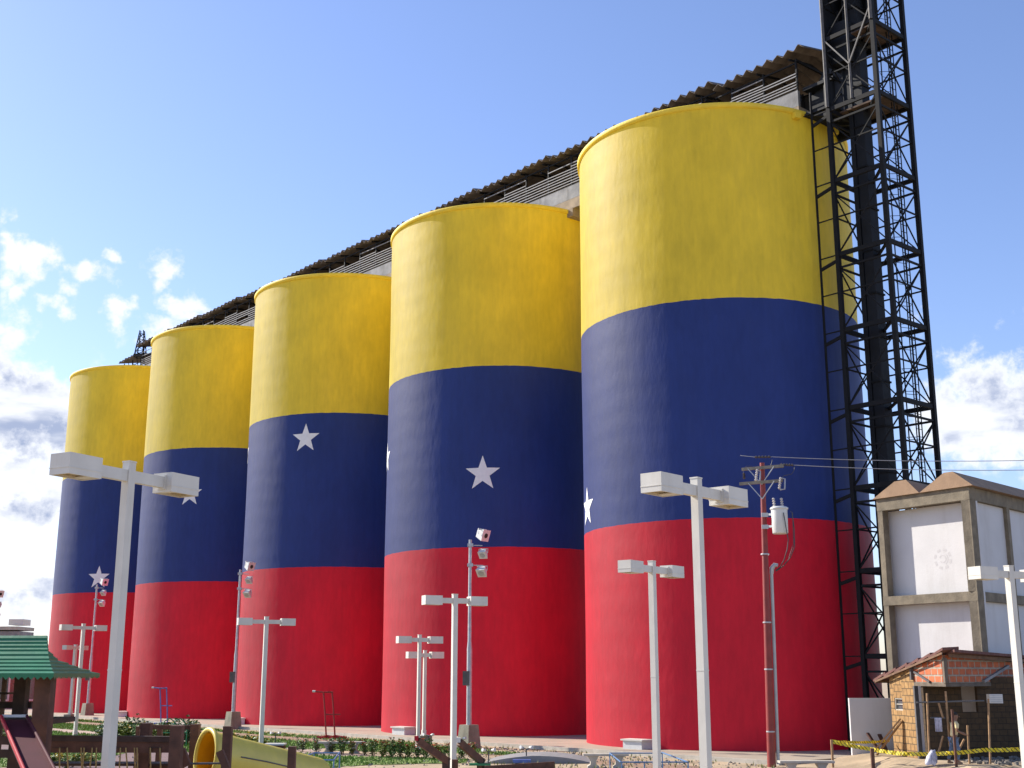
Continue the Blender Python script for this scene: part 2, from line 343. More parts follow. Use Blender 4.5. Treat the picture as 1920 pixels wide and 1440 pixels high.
def remember(o): KIDS[o] = children(o); [remember(x) for x in KIDS[o]]
def ZA(ang): return (Vector((cos(ang), sin(ang), 0)), Vector((-sin(ang), cos(ang), 0)), Vector((0, 0, 1)))
def struct(o): o['kind'] = 'structure'; return o

# ------------------------------------------------------------ silo row frame
c1 = Vector((10.226, 59.1676, 0)); TH = .7148; SP, R = 16.4422, 6.7554
ZT, ZY, ZR = 29.01, 19.475, 9.676; ZS = 28.86
U = Vector((-sin(TH), cos(TH), 0)); V = Vector((-cos(TH), -sin(TH), 0)); Zv = Vector((0, 0, 1))
UV = (U, V, Zv)
def Wp(u, v, z): return c1+U*u+V*v+Zv*z

# ------------------------------------------------------------ ground
g = MB(); g.add([(-2500, -400, 0), (2500, -400, 0), (2500, 4000, 0), (-2500, 4000, 0)], [(0, 1, 2, 3)])
struct(g.build('ground', M['sand']))
def strip(name, u0, u1, v0, v1, z, m, jit=.12, n=60, kerb=False):
    b = MB(); top = []; 
    for i in range(n+1):
        u = u0+(u1-u0)*i/n
        j0 = random.uniform(-jit, jit) if not kerb else 0; j1 = random.uniform(-jit, jit) if not kerb else 0
        top.append((Wp(u, v0+j0, z), Wp(u, v1+j1, z)))
    vs = [p for t in top for p in t]
    b.add(vs, [(2*i, 2*i+2, 2*i+3, 2*i+1) for i in range(n)])
    if kerb:
        vs2 = [p for t in top for p in (t[1], t[1]-Zv*z)]
        b.add(vs2, [(2*i, 2*i+2, 2*i+3, 2*i+1) for i in range(n)])
        b.add([top[0][0], top[0][1], top[0][1]-Zv*z, top[0][0]-Zv*z], [(0, 1, 2, 3)])
    return b.build(name, m)
struct(strip('silo_apron_path', -9.5, 84, -12, 9.0, .11, M['apron'], kerb=True))
struct(strip('kerb', -9.5, 84, 9.0, 9.14, .15, M['concl'], kerb=True))
struct(strip('dirt_path', -30, 84, 11.7, 13.6, .004, M['dirt'], .1))
turfs = [(9, 84, 10.4, 11.7, .3), (10, 84, 13.6, 17.0, .25), (2, 70, 18.6, 21.6, .3), (-1.5, 6.5, 11.6, 12.9, .3), (24, 60, 22.4, 26, .4)]
for i, (a, b_, c_, d_, j) in enumerate(turfs):
    struct(strip('lawn', a, b_, c_, d_, .008, M['turf'], j))
struct(strip('paved_path', 3, 84, 17.0, 18.6, .012, M['pink'], .02))
struct(strip('paved_walk', 0, 60, 21.7, 22.4+8, .004, M['darkpave'], .02))
gb = MB(); rg = random.Random(3)
for a, b_, c_, d_, j in turfs:
    area = (min(b_, 60)-a)*(d_-c_)
    for k in range(int(area*75)):
        p = Wp(rg.uniform(a, min(b_, 60)), rg.uniform(c_-.1, d_+.1), .008)
        h = rg.uniform(.04, .13); w = rg.uniform(.02, .05); an = rg.uniform(0, pi); dx = Vector((cos(an), sin(an), 0))*w; ln = Vector((rg.uniform(-.05, .05), rg.uniform(-.05, .05), h))
        gb.add([p-dx, p+dx, p+ln], [(0, 1, 2)])
def inpoly(p, poly):
    c = False; j = len(poly)-1
    for i in range(len(poly)):
        a, b_ = poly[i], poly[j]
        if (a.y > p.y) != (b_.y > p.y) and p.x < (b_.x-a.x)*(p.y-a.y)/(b_.y-a.y)+a.x: c = not c
        j = i
    return c
for q, pix in enumerate(([(640, 1396), (700, 1394), (780, 1397), (868, 1402), (905, 1410), (870, 1413), (700, 1410), (610, 1407)], [(560, 1420), (640, 1419), (760, 1420), (880, 1424), (868, 1431), (720, 1434), (640, 1438), (600, 1450), (470, 1450), (520, 1430)], [(20, 1405), (190, 1392), (260, 1400), (200, 1425), (0, 1440), (-60, 1425)])):
    P_ = [G(*t_) for t_ in pix]; lw = MB(); ring = []
    for i in range(len(P_)):
        for f_ in range(8):
            t_ = P_[i].lerp(P_[(i+1) % len(P_)], f_/8); ring.append(t_+Vector((rg.uniform(-.12, .12), rg.uniform(-.25, .25), .016)))
    lw.sheet(ring); struct(lw.build('lawn', M['turf']))
    x0, x1, y0, y1 = min(t_.x for t_ in P_), max(t_.x for t_ in P_), min(t_.y for t_ in P_), max(t_.y for t_ in P_)
    for k in range(int((x1-x0)*(y1-y0)*60)):
        p = Vector((rg.uniform(x0, x1), rg.uniform(y0, y1), .016))
        if not inpoly(p, P_): continue
        h = rg.uniform(.03, .10); w = rg.uniform(.02, .05); an = rg.uniform(0, pi); dx = Vector((cos(an), sin(an), 0))*w
        gb.add([p-dx, p+dx, p+Vector((rg.uniform(-.04, .04), rg.uniform(-.04, .04), h))], [(0, 1, 2)])
tag(gb.build('grass', M['blade']), 'short bright green grass in strips beside the paths before the silos', 'grass', kind='stuff')

gv = MB(); rg = random.Random(77)
for k in range(1500):
    p = Wp(rg.uniform(-13, 20), 9.4+abs(rg.gauss(0, 6)), .004); z_ = rg.uniform(.015, .055); an = rg.uniform(0, 3.14); q0, q1 = Vector((cos(an), sin(an), 0))*z_*rg.uniform(1, 2), Vector((-sin(an), cos(an), 0))*z_
    gv.add([p-q0, p+q1, p+q0, p-q1, p+Zv*z_*1.2], [(0, 1, 4), (1, 2, 4), (2, 3, 4), (3, 0, 4)])
tag(gv.build('pebbles', M['heap']), 'scattered pebbles and small stones on the sandy ground before the silos', 'pebbles', kind='stuff')
wd = MB()
for k in range(520):
    c0 = Wp(rg.uniform(-12, 12), rg.uniform(9.6, 17), .004)
    for j in range(7):
        an = rg.uniform(0, 6.28); L_ = rg.uniform(.06, .20); d_ = Vector((cos(an)*.5, sin(an)*.5, 1)).normalized()*L_; w_ = Vector((-sin(an), cos(an), 0))*.012
        wd.add([c0-w_, c0+w_, c0+d_], [(0, 1, 2)])
tag(wd.build('weeds', M['leafy']), 'thin dry weeds dotted over the sandy ground before the silos', 'weeds', kind='stuff')

# ------------------------------------------------------------ silos
def star_mesh(i, azd, z0, rs=1.02):
    c = c1+U*SP*(i-1); b = MB(); az0 = radians(azd); n = 5
    pts = []
    for k in range(10):
        r = rs if k % 2 == 0 else rs*.40; a = pi/2+k*pi/5
        pts.append((r*cos(a), r*sin(a)))
    def P(a, h, off=.014):
        q = az0+a/(R+off); return c+Vector(((R+off)*cos(q), (R+off)*sin(q), z0+h))
    for k in range(10):
        A = pts[k]; B = pts[(k+1) % 10]
        for x in range(n):
            for y in range(n-x):
                def T(x, y): return P(A[0]*x/n+B[0]*y/n, A[1]*x/n+B[1]*y/n)
                b.add([T(x, y), T(x+1, y), T(x, y+1)], [(0, 1, 2)], smooth=True)
                if x+y < n-1: b.add([T(x+1, y), T(x+1, y+1), T(x, y+1)], [(0, 1, 2)], smooth=True)
    return b
silo_labels = {1: 'nearest and largest striped silo beside the black lattice tower, no full star on its front',
               2: 'striped silo with one big white star mid blue band, second from the lattice tower',
               3: 'middle striped silo with a white star high in its blue band just under the yellow',
               4: 'striped silo whose white star is half covered by the big lamp head',
               5: 'leftmost and farthest striped silo with a white star just above its red band'}
stars = {1: [(-170.3, 10.84)], 2: [(-98.6, 13.56), (-169.5, 15.3)], 3: [(-106.1, 17.85), (-169.5, 17.75)], 4: [(-103.1, 16.05), (-172, 14.5)], 5: [(-99.2, 10.88)]}
for i in range(1, 6):
    c = c1+U*SP*(i-1)
    t = thing('grain_silo', silo_labels[i], 'silo', c, 'striped grain silos in a row')
    n = 200; b = MB()
    rr = random.Random(i); ph = [rr.uniform(0, 6.28) for _ in range(6)]
    zs = [0+ZR*k/10 for k in range(10)]+[ZR+(ZY-ZR)*k/10 for k in range(10)]+[ZY+(ZS-.12-ZY)*k/10 for k in range(11)]
    vs = []
    for z in zs:
        for j in range(n):
            a = 2*pi*j/n
            dr = .012*sin(3*a+z*.21+ph[0])*sin(z*.5+ph[1])+.008*sin(7*a+ph[2]+z*.33)
            zj = rr.uniform(-.012, .012) if (abs(z-ZR) < .01 or abs(z-ZY) < .01) else 0
            vs.append(c+Vector(((R+dr)*cos(a), (R+dr)*sin(a), z+zj)))
    for k in range(len(zs)-1):
        m = 0 if k < 10 else (1 if k < 20 else 2)
        b.add([], []) if False else None
    b.v = vs
    for k in range(len(zs)-1):
        m = 0 if k < 10 else (1 if k < 20 else 2)
        for j in range(n):
            b.f.append((k*n+j, k*n+(j+1) % n, (k+1)*n+(j+1) % n, (k+1)*n+j)); b.m.append(m); b.sm.append(True)
    b.build('wall', [M['red'], M['blue'], M['yellow']], t)
    MB().lathe(c, [(R+.005, ZS-.25), (R+.09, ZS-.22), (R+.105, ZS-.03), (R+.08, ZS), (R-.25, ZS+.01)], 160).build('rim', M['rim'], t)
    MB().lathe(c, [(R-.2, ZS-.02), (0.01, ZS+.15)], 64).build('cap', M['roofcap'], t)
    for az, z0 in stars[i]: star_mesh(i, az, z0, .98).build('star', M['star'], t)
    # small spouts under the rim
    for az in ((-64, -41) if i == 1 else ()):
        a = radians(az); ax = ZA(a)
        MB().box(c+ax[0]*(R+.14)+Zv*(ZS-.38), (.26, .34, .28), ax).build('drain_spout', M['rim'], t)
# curved white seats at the foot of the silos
for i, az, lab in [(1, -134, 'nearest silo beside the second lamp'), (2, -136, 'second silo from the lattice tower'), (3, -147, 'middle silo behind the floodlight mast'), (4, -158, 'second silo from the left')]:
    c = c1+U*SP*(i-1); a = radians(az); p = c+Vector((cos(a), sin(a), 0))*(R+.45)+Zv*.11; ax = ZA(a)
    t = thing('foot_block', 'low whitish block at the foot of the '+lab, 'concrete block', p, 'concrete blocks at the silo feet')
    MB().prism([p-ax[1]*.6-ax[0]*.4, p+ax[1]*.6-ax[0]*.4, p+ax[1]*.5+ax[0]*.25, p-ax[1]*.5+ax[0]*.25], (0, 0, .34)).build('block', M['whitem'], t)
    MB().prism([p-ax[1]*.68-ax[0]*.42+Zv*.342, p+ax[1]*.68-ax[0]*.42+Zv*.342, p+ax[1]*.58+ax[0]*.32+Zv*.342, p-ax[1]*.58+ax[0]*.32+Zv*.342], (0, 0, .06)).build('slab', M['lampwhite'], t)

# ------------------------------------------------------------ gallery on top
gv0, gv1, gu0, gu1 = .85, -2.5, -6.15, 66.0
t = thing('conveyor_gallery', 'long louvred gallery with corrugated roof along the tops of the silos', 'gallery', Wp(0, 0, ZT))
b = MB()
b.box(Wp((gu0+gu1)/2, (gv0+gv1)/2, ZT+.17), (gu1-gu0, gv0-gv1, .58), UV)
for k in range(1, 5):
    u = SP*(k-.5)
    for uu in (u-1.55, u+1.35): b.box(Wp(uu, (gv0+gv1)/2, ZT-.37), (.55, gv0-gv1+.16, .50), UV)
b.build('floor_beam', M['tanconc'], t)
b = MB()
for v in (gv0-.08, gv1+.08): b.box(Wp((gu0+gu1)/2, v, ZT+.87), (gu1-gu0, .16, .8), UV)
b.build('parapet', M['concg'], t)
b = MB(); npost = 38
for k in range(npost):
    u = gu0+.05+(gu1-gu0-.1)*k/(npost-1)
    for v in (gv0-.06, gv1+.06): b.box(Wp(u, v, ZT+2.06+(0 if k < 3 else .15)), (.09, .08, 1.62 if k < 3 else 1.92), UV)
for v in (gv0-.06, gv1+.06):
    b.box(Wp((gu0+gu1)/2, v, ZT+1.29), (gu1-gu0, .06, .07), UV); b.box(Wp(gu0+2.5, v, ZT+2.72), (5, .06, .07), UV); b.box(Wp((gu0+5+gu1)/2, v, ZT+3.05), (gu1-gu0-5, .06, .07), UV)
for u in (gu0, gu0+5.6, 12, 25, 38, 50, 62): b.box(Wp(u+.02, (gv0+gv1)/2, ZT+2.85), (.1, gv0-gv1, .12), UV)
b.build('post_frame', M['black'], t)
rl = random.Random(5); dd = (gu1-gu0-.1)/(npost-1)
for k in range(npost-1):
    u = gu0+.05+dd*(k+.5); b = MB()
    for j in range(9):
        z = ZT+1.42+j*(.145 if k < 3 else .172)
        if rl.random() < (.03 if j < 6 else .75): continue
        tilt = rl.uniform(-.012, .012)
        a = Wp(u-dd/2, gv0-.02, z+tilt); e = Wp(u+dd/2, gv0-.02, z-tilt)
        b.beam(a, e, .05, .045)
    b.build('louvre', M['louver'], t)
    if k % 2 == 0:
        b = MB()
        b.box(Wp(u+dd/2, gv1+.02, ZT+2.03+rl.uniform(-.06, .0)), (dd*2-.06, .03, 1.5), UV)
        b.build('dark_backing', M['dark'], t)  # near-black sheets added so the gallery interior reads as shade
b = MB(); b.box(Wp((gu0+gu1)/2+1, (gv0+gv1)/2-.3, ZT+1.0), (gu1-gu0-3, 1.1, 1.0), UV)
b.tube([Wp(gu0+1, -.6, ZT+1.7), Wp(gu1-1, -.6, ZT+1.7)], .28, 10); b.build('conveyor', M['duct'], t)
# roof: corrugated sheets in laid lengths, small tilt between them
b = MB(); pitch = .61; segs = []; u = gu0-.72
while u < 70.0:
    L = 5.55 if len(segs) % 2 == 0 else 6.7
    segs.append((u, min(u+L, 70.2))); u += L
rs_ = random.Random(9)
for si, (a, e) in enumerate(segs):
    if a > gu1-1.5: zb = ZT+2.30
    else: zb = ZT+(3.02 if si == 0 else 3.24)
    z1 = zb+.10+rs_.uniform(-.02, .04); z2 = zb-.06+rs_.uniform(-.02, .03)
    nk = max(2, int((e-a)/pitch*6)); prev = None; rows = []
    for k in range(nk+1):
        uu = a+(e-a)*k/nk; ph = (k % 6)/6.
        hgt = [0, .075, .16, .25, .16, .075][k % 6]+.02*sin(k*.37)
        jag = rs_.uniform(-.015, .015)
        zz = z1+(z2-z1)*k/nk+hgt
        rows.append([Wp(uu, 1.2+jag, zz), Wp(uu, -.8, zz+.42), Wp(uu, -3.2+jag, zz)])
    for k in range(nk):
        p, q = rows[k], rows[k+1]; th = Zv*.028
        for s_ in (0, 1):
            b.add([p[s_], q[s_], q[s_+1], p[s_+1]], [(0, 1, 2, 3)], smooth=False)
            b.add([p[s_]-th, q[s_]-th, q[s_+1]-th, p[s_+1]-th], [(3, 2, 1, 0)])
        b.add([p[0], q[0], q[0]-th, p[0]-th], [(3, 2, 1, 0)]); b.add([p[2], q[2], q[2]-th, p[2]-th], [(0, 1, 2, 3)])
    for p in (rows[0], rows[-1]):
        for s_ in (0, 1): b.add([p[s_], p[s_+1], p[s_+1]-th, p[s_]-th], [(0, 1, 2, 3)])
b.build('corrugated_roof', M['asb'], t)
b = MB()
for u in [gu0+.3+k*1.95 for k in range(38)]:
    o_ = Zv*(0 if u < -1.5 else .33); b.beam(Wp(u, .98, ZT+2.92)+o_, Wp(u, -.8, ZT+3.26)+o_, .06, .1); b.beam(Wp(u, -.8, ZT+3.26)+o_, Wp(u, -3.1, ZT+2.86)+o_, .06, .1)
b.build('rafter', M['black'], t)
b = MB()   # lower platform frame at the far end
for u in (66.2, 68.0, 69.8):
    for v in (gv0-.06, gv1+.06): b.box(Wp(u, v, ZT+1.2), (.08, .08, 2.2), UV)
for z in (ZT+.5, ZT+.95, ZT+1.4, ZT+1.8):
    for v in (gv0-.06, gv1+.06): b.beam(Wp(66.2, v, z), Wp(69.8, v, z), .05)
for k in range(4): b.beam(Wp(66.2+k*.9, gv0-.06, ZT+.3), Wp(67.1+k*.9, gv0-.06, ZT+2.2), .05)
b.build('end_frame', M['black'], t)
# small lattice mast at the far end
mp = Wp(66.6, .7, ZT+2.3)
t = thing('lattice_mast', 'small dark lattice mast on the far left end of the gallery roof', 'mast', mp)
b = MB()
for sx in (-1, 1):
    for sy in (-1, 1): b.beam(mp+Vector((sx*.45, sy*.45, 0)), mp+Vector((sx*.16, sy*.16, 2.55)), .07)
for k in range(5):
    z = k*.55; r0 = .45-.29*z/2.55; r1 = .45-.29*(z+.55)/2.55
    for sx, sy, ex, ey in ((-1, -1, 1, -1), (1, -1, 1, 1), (1, 1, -1, 1), (-1, 1, -1, -1)):
        if k < 4: b.beam(mp+Vector((sx*r0, sy*r0, z)), mp+Vector((ex*r1, ey*r1, z+.55)), .045)
        b.beam(mp+Vector((sx*r0, sy*r0, z)), mp+Vector((ex*r0, ey*r0, z)), .045)
b.build('lattice', M['duct'], t)
t = thing('roof_rod', 'thin bent rods sticking up behind the rim of the nearest silo', 'rod', Wp(5.3, 2.2, ZT))
b = MB(); b.tube([Wp(5.0, 3.2, ZT), Wp(5.0, 3.2, ZT+.75), Wp(5.9, 2.8, ZT+.45)], .025, 6); b.tube([Wp(4.2, 3.3, ZT), Wp(4.3, 3.3, ZT+.8), Wp(5.0, 3.2, ZT+.75)], .025, 6); b.build('rods', M['black'], t)

# ------------------------------------------------------------ lattice tower
tu0, tu1, tv0, tv1 = -10.65, -8.1, 1.3, -1.3
LT = [(tu1, tv0), (tu0, tv0), (tu0, tv1), (tu1, tv1)]       # A, B, C, D
TOP = 37.6
t = thing('lattice_tower', 'tall black steel lattice elevator tower standing at the end of the silo row', 'tower', Wp((tu0+tu1)/2, 0, 0))
for k, (u, v) in enumerate(LT):
    MB().box(Wp(u, v, TOP/2), (.19, .19, TOP), UV).build('leg', M['black'], t)
rings = [.4+3.5*k for k in range(1, 11)]
b = MB(); x = MB(); f = MB()
zlev = [.05]+rings
for k, z in enumerate(rings):
    b = MB()
    for i in range(4):
        (u, v), (u2, v2) = LT[i], LT[(i+1) % 4]
        b.beam(Wp(u, v, z), Wp(u2, v2, z), .11, .2); b.beam(Wp(u, v, z-.62), Wp(u2, v2, z-.62), .07, .09)
    b.beam(Wp(tu0, tv0, z), Wp(tu1, tv1, z), .09, .12)
    b.build('ring_beam', M['black'], t)
for k in range(len(zlev)-1):
    z0, z1 = zlev[k], zlev[k+1]; zm = (z0+z1)/2
    for i in range(4):
        (u, v), (u2, v2) = LT[i], LT[(i+1) % 4]
        mu, mv = (u+u2)/2, (v+v2)/2
        x.beam(Wp(u, v, zm), Wp(u2, v2, zm), .06)
        x.beam(Wp(u, v, z0), Wp(u2, v2, z1-.62), .05); x.beam(Wp(u2, v2, z0), Wp(u, v, z1-.62), .05)
        if i in (1, 2):
            x.beam(Wp(mu, mv, z0), Wp(mu, mv, z1), .045)
x.build('cross_brace', M['black'], t)
MB().box(Wp(-8.98, -.05, TOP/2-.2), (.48, .62, TOP-.6), UV).box(Wp(-8.59, .1, TOP/2-.2), (.22, .40, TOP-.6), UV).build('elevator_duct', M['duct'], t)
for k in range(18):
    z = 1.6+k*2.; MB().box(Wp(-8.98, -.05, z), (.58, .72, .08), UV).build('duct_flange', M['black'], t)
b = MB()                                           # caged ladder inside the far face
for v in (-.75, -.3): b.beam(Wp(-10.35, v, .2), Wp(-10.35, v, TOP-1), .04)
for k in range(110): b.beam(Wp(-10.35, -.75, .5+k*.33), Wp(-10.35, -.3, .5+k*.33), .022)
for v in (-1.05, 0): b.beam(Wp(-10.0, v, 2), Wp(-10.0, v, TOP-1), .03)
for k in range(36): b.tube([Wp(-10.35, -.75, 2+k), Wp(-10.05, -1.05, 2+k), Wp(-9.85, -.5, 2+k), Wp(-10.05, -.0, 2+k), Wp(-10.35, -.3, 2+k)], .014, 4)
b.build('ladder', M['black'], t)
b = MB()                                           # outer guide post beside the silo
zu = -7.15
b.beam(Wp(zu, tv0, .05), Wp(zu, tv0, ZT+.6), .09)
for k in range(1, 17): b.beam(Wp(zu, tv0, k*1.75+.4), Wp(tu1, tv0, k*1.75+.4), .05)
for z in rings[:8]:
    if z < ZT: b.beam(Wp(zu, tv0, z-.5), Wp(tu1, tv0, z-.25), .09, .14)
b.build('side_frame', M['black'], t)
b = MB()                                           # head platforms and machinery
for q_, sz_ in ((Wp(-9.37, -.35, 28.5), (2.5, 1.7, .08)), (Wp(-9.37, 0, 35.4), (3.0, 3.1, .10)), (Wp(-9.9, -.2, 32.0), (1.4, 2.0, .06))): MB().box(q_, sz_, UV).build('platform', M['rustpl'], t)
b = MB()
b.box(Wp(-8.0, -.5, 31.2), (.5, 1.5, 5.2), UV); b.box(Wp(-8.55, .2, 31.8), (.9, 1.3, 2.0), UV)
b.beam(Wp(-8.6, .1, 32.5), Wp(-6.5, -.3, 29.8), .55, .55); b.beam(Wp(-8.6, -.8, 31.8), Wp(-6.0, -.9, 30.0), .5, .5)
b.box(Wp(-7.05, -.7, 30.4), (1.7, 2.4, .16), UV); b.box(Wp(-7.0, -1.7, 29.3), (1.9, .1, 2.2), UV)
b.box(Wp(-6.9, -.8, 29.6), (1.3, 1.8, 1.1), UV); b.tube([Wp(-7.5, .2, 28.5), Wp(-7.5, .2, 30.6)], .3, 12)
b.beam(Wp(-9.6, -.4, 35.2), Wp(-9.2, -.9, 31.9), .5, .5)
for q in range(3): b.beam(Wp(-8.0, 1.1-q*.8, 28.3), Wp(-6.3, 1.1-q*.8, 28.9), .12, .2)
b.box(Wp(-7.3, .1, 28.65), (1.9, 2.3, .1), UV)
b.build('head_machinery', M['duct'], t)
b = MB()  # lighter grey pieces laid over the upper legs paint their sunlit look
b.beam(Wp(tu1, tv0+.10, 28.5), Wp(tu1, tv0+.10, TOP), .12); b.beam(Wp(tu0, tv0+.11, 31.9), Wp(tu0, tv0+.11, TOP), .13)
b.beam(Wp(tu1, tv0+.1, 31.9), Wp((tu0+tu1)/2, tv0+.1, 30.2), .06); b.beam(Wp((tu0+tu1)/2, tv0+.1, 30.2), Wp(tu0, tv0+.1, 32.6), .06)
b.beam(Wp(tu1, tv0+.1, 35.4), Wp((tu0+tu1)/2, tv0+.1, 33.8), .06); b.beam(Wp((tu0+tu1)/2, tv0+.06, 28.5), Wp((tu0+tu1)/2, tv0+.06, 35.4), .09)
b.build('sunlit_tone_brace', M['greysteel'], t)
b = MB(); b.sheet([Wp(tu1+.02, tv0-.1, 30.6), Wp(tu1+.02, tv1, 30.6), Wp(tu1+.02, tv1, 36.5), Wp(tu1+.02, tv0-.1, 36.5)])
b.box(Wp(tu1-.6, tv1+.4, 34.2), (1.1, .9, 4.4), UV); b.build('side_sheet', M['duct'], t)

# ------------------------------------------------------------ white concrete-frame building
Kd = 45.5; K = D(1815, 905, Kd); K.z = 0
zsc = lambda py: D(1815, py, Kd).z
aL = radians(90+34); eL = Vector((cos(aL), sin(aL), 0)); aR = radians(90-44); eR = Vector((cos(aR), sin(aR), 0))
LL, LR, cw = 4.28, 13.5, .34
zb1, zt1, zb0, zt0 = zsc(1126), zsc(1108), zsc(936), zsc(912)
t = thing('framed_building', 'white walled building with raw concrete frame and brown folded roof, right of the tower', 'building', K)
nL = Vector((eL.y, -eL.x, 0)); nL = nL if nL.dot(K) < 0 else -nL
nR = Vector((eR.y, -eR.x, 0)); nR = nR if nR.dot(K) < 0 else -nR
b = MB()
AXL = (eL, nL, Zv); AXR = (eR, nR, Zv)
# columns butt under beams
for s_, w_ in ((0, cw), (LL-.24, .24)):
    for z0, z1 in ((0, zb1), (zt1, zb0)):
        p = K+eL*(s_+w_/2)-nL*.17; b.box(p+Zv*((z0+z1)/2), (w_, .34, z1-z0), AXL)
for z0, z1 in ((0, zb1), (zt1, zb0)):
    b.box(K+eR*(cw/2+.01)-nR*.17+Zv*((z0+z1)/2), (cw, .338, z1-z0-.004), AXR)
    for s_ in (3.45, 7.0, 10.5, 13.2): b.box(K+eR*s_-nR*.17+Zv*((z0+z1)/2), (.26, .34, z1-z0), AXR)
for z0, z1 in ((zb1, zt1), (zb0, zt0)):
    b.box(K+eL*(LL/2)-nL*.17+Zv*((z0+z1)/2), (LL+.02, .36, z1-z0), AXL)
    b.box(K+eR*(LR/2+.18)-nR*.17+Zv*((z0+z1)/2), (LR, .355, z1-z0-.006), AXR)
b.build('concrete_frame', M['frame_conc'], t)
b = MB()
rec = .50
b.box(K+eL*(LL/2)-nL*(rec+.05)+Zv*(zb0/2), (LL-.2, .1, zb0-.01), AXL)
b.box(K+eR*(LR/2+.3)-nR*(.20)+Zv*(zb0/2), (LR-.2, .1, zb0-.01), AXR)
# return walls so that it is a real volume
b.box(K+eL*(LL-.15)+eR*(LR/2+.4)+Zv*(zb0/2), (LR, .1, zb0-.02), (eR, eL, Zv))
b.build('wall', M['whitewall'], t)
# faint old emblem ring on the upper front wall
b = MB(); em = K+eL*(1.75)-nL*(rec-.004)+Zv*zsc(1040)
def ringpts(r0, r1, a0, a1, n=14):
    for j in range(n):
        A = a0+(a1-a0)*j/n; B = a0+(a1-a0)*(j+1)/n
        b.add([em+eL*(r*cos(q))+Zv*(r*sin(q)) for r, q in ((r0, A), (r1, A), (r1, B), (r0, B))], [(0, 1, 2, 3)])
for j in range(8): ringpts(.30, .40, j*pi/4+.1, j*pi/4+.55, 4)
ringpts(.12, .16, .3, 5.6, 12); ringpts(.22, .25, 2.4, 4.2, 6)
M['faint'] = mat('faint grey stain', (.515, .50, .495), .9, .05, 9)
b.build('faded_emblem', M['faint'], t)
# folded roof: two trapezoid ridges running back along the right face
b = MB(); zt = zt0+.005
def hump(s0, s1, s2, s3, h, over=.12):
    poly = [K+eL*s0+nL*over+Zv*zt, K+eL*s1+nL*over+Zv*(zt+h), K+eL*s2+nL*over+Zv*(zt+h), K+eL*s3+nL*over+Zv*zt]
    b.prism(poly, eR*(LR+.3))
hump(-.28, .55, .95, 2.12, .62); hump(2.125, 2.7, 3.25, LL+.12, .58)
b.build('folded_roof', M['bldroof'], t)

# ------------------------------------------------------------ low white panel wall
p0, p1 = D(1592, 1309, 49), D(1675, 1307, 49); p0.z = 0; p1.z = 0; zt = D(1592, 1309, 49).z
t = thing('boundary_wall', 'low plain white wall between the nearest silo and the block hut', 'wall', p0)
MB().prism([p0, p1+Vector((.8, 0, 0)), p1+Vector((.8, 0, zt)), p0+Zv*zt], (0, .16, 0)).build('panel', M['whitewall'], t)

# ------------------------------------------------------------ unfinished block hut
hy = 43.0; gz = G(1783, 1434, 0).z
P1 = D(1768, 1216, hy); P1.z = 0; P0 = D(1667, 1268, 47.2); P0.z = 0
e = (P0-P1).normalized(); nrm = Vector((e.y, -e.x, 0)); nrm = nrm if nrm.dot(P1) < 0 else -nrm
LW = (P0-P1).length; a2 = radians(43); r_ = Vector((cos(a2), sin(a2), 0)); rn = Vector((r_.y, -r_.x, 0)); rn = rn if rn.dot(P1) < 0 else -rn
hz = lambda py, y=hy: D(1768, py, y).z
zlow, zhigh, zbeam = D(1667, 1270, 47.2).z, hz(1228), hz(1287)
ground_h = .28
pl_ = [P1-e*1.2+rn*.8-Vector((.5, 0, 0)), P1+e*1.5+nrm*.9, P1+e*(LW+1.0)+nrm*.9, P1+e*(LW+1.5)+r_*7, P1+r_*9+rn*1.5]
plat = MB(); cen = sum(pl_, Vector())/5; np_ = 60; tp_ = []; bt_ = []; rr = random.Random(2)
for k in range(np_):
    q_ = k/np_*5; i_ = int(q_); p_ = pl_[i_].lerp(pl_[(i_+1) % 5], q_-i_); p_.z = 0
    n2 = (p_-cen); n2.z = 0; n2.normalize()
    tp_.append(p_-n2*rr.uniform(0, .25)+Zv*ground_h); bt_.append(p_+n2*rr.uniform(1.2, 1.9)-Zv*.02)
plat.add(tp_+bt_, [tuple(range(np_))]+[(k, (k+1) % np_, np_+(k+1) % np_, np_+k) for k in range(np_)])
tag(plat.build('hut_plot', M['sand']), kind='structure')
t = thing('block_hut', 'unfinished hut of tan and orange hollow blocks with a low brown tiled roof', 'hut', P1+Zv*ground_h)
T_ = .15
def wallpoly(mb, pts2, e_, org, n_, m=0):   # pts2 in (along, z) -> prism of thickness T_
    mb.prism([org+e_*a+Zv*z for a, z in pts2], -n_*T_, m)
s1 = LW*.545                                   # where the tan pier ends (from P1 going left)
zr = lambda s: zhigh+(zlow-zhigh)*s/LW
b = MB(); cut = .0
wallpoly(b, [(s1, ground_h), (LW-.95, ground_h), (LW-.95, zr(LW-.95)), (s1, zr(s1))], e, P1, nrm)
wx0, wx1, wz0, wz1 = LW-.95, LW-.3, hz(1332, 46.5), hz(1309, 46.5)
wallpoly(b, [(wx0, ground_h), (wx1, ground_h), (wx1, wz0), (wx0, wz0)], e, P1, nrm)
wallpoly(b, [(wx0, wz1), (wx1, wz1), (wx1, zr(wx1)), (wx0, zr(wx0))], e, P1, nrm)
wallpoly(b, [(wx1, ground_h), (LW, ground_h), (LW, zr(LW)), (wx1, zr(wx1))], e, P1, nrm)
b.build('tan_block_wall', M['tanbrick'], t)
b = MB(); q = P1+e*((wx0+wx1)/2)-nrm*.07+Zv*((wz0+wz1)/2)
for dz in (-1, 1): b.box(q+Zv*dz*((wz1-wz0)/2-.02), (wx1-wx0, .1, .04), (e, nrm, Zv))
for dx in (-1, 1): b.box(q+e*dx*((wx1-wx0)/2-.02), (.04, .1, wz1-wz0-.09), (e, nrm, Zv))
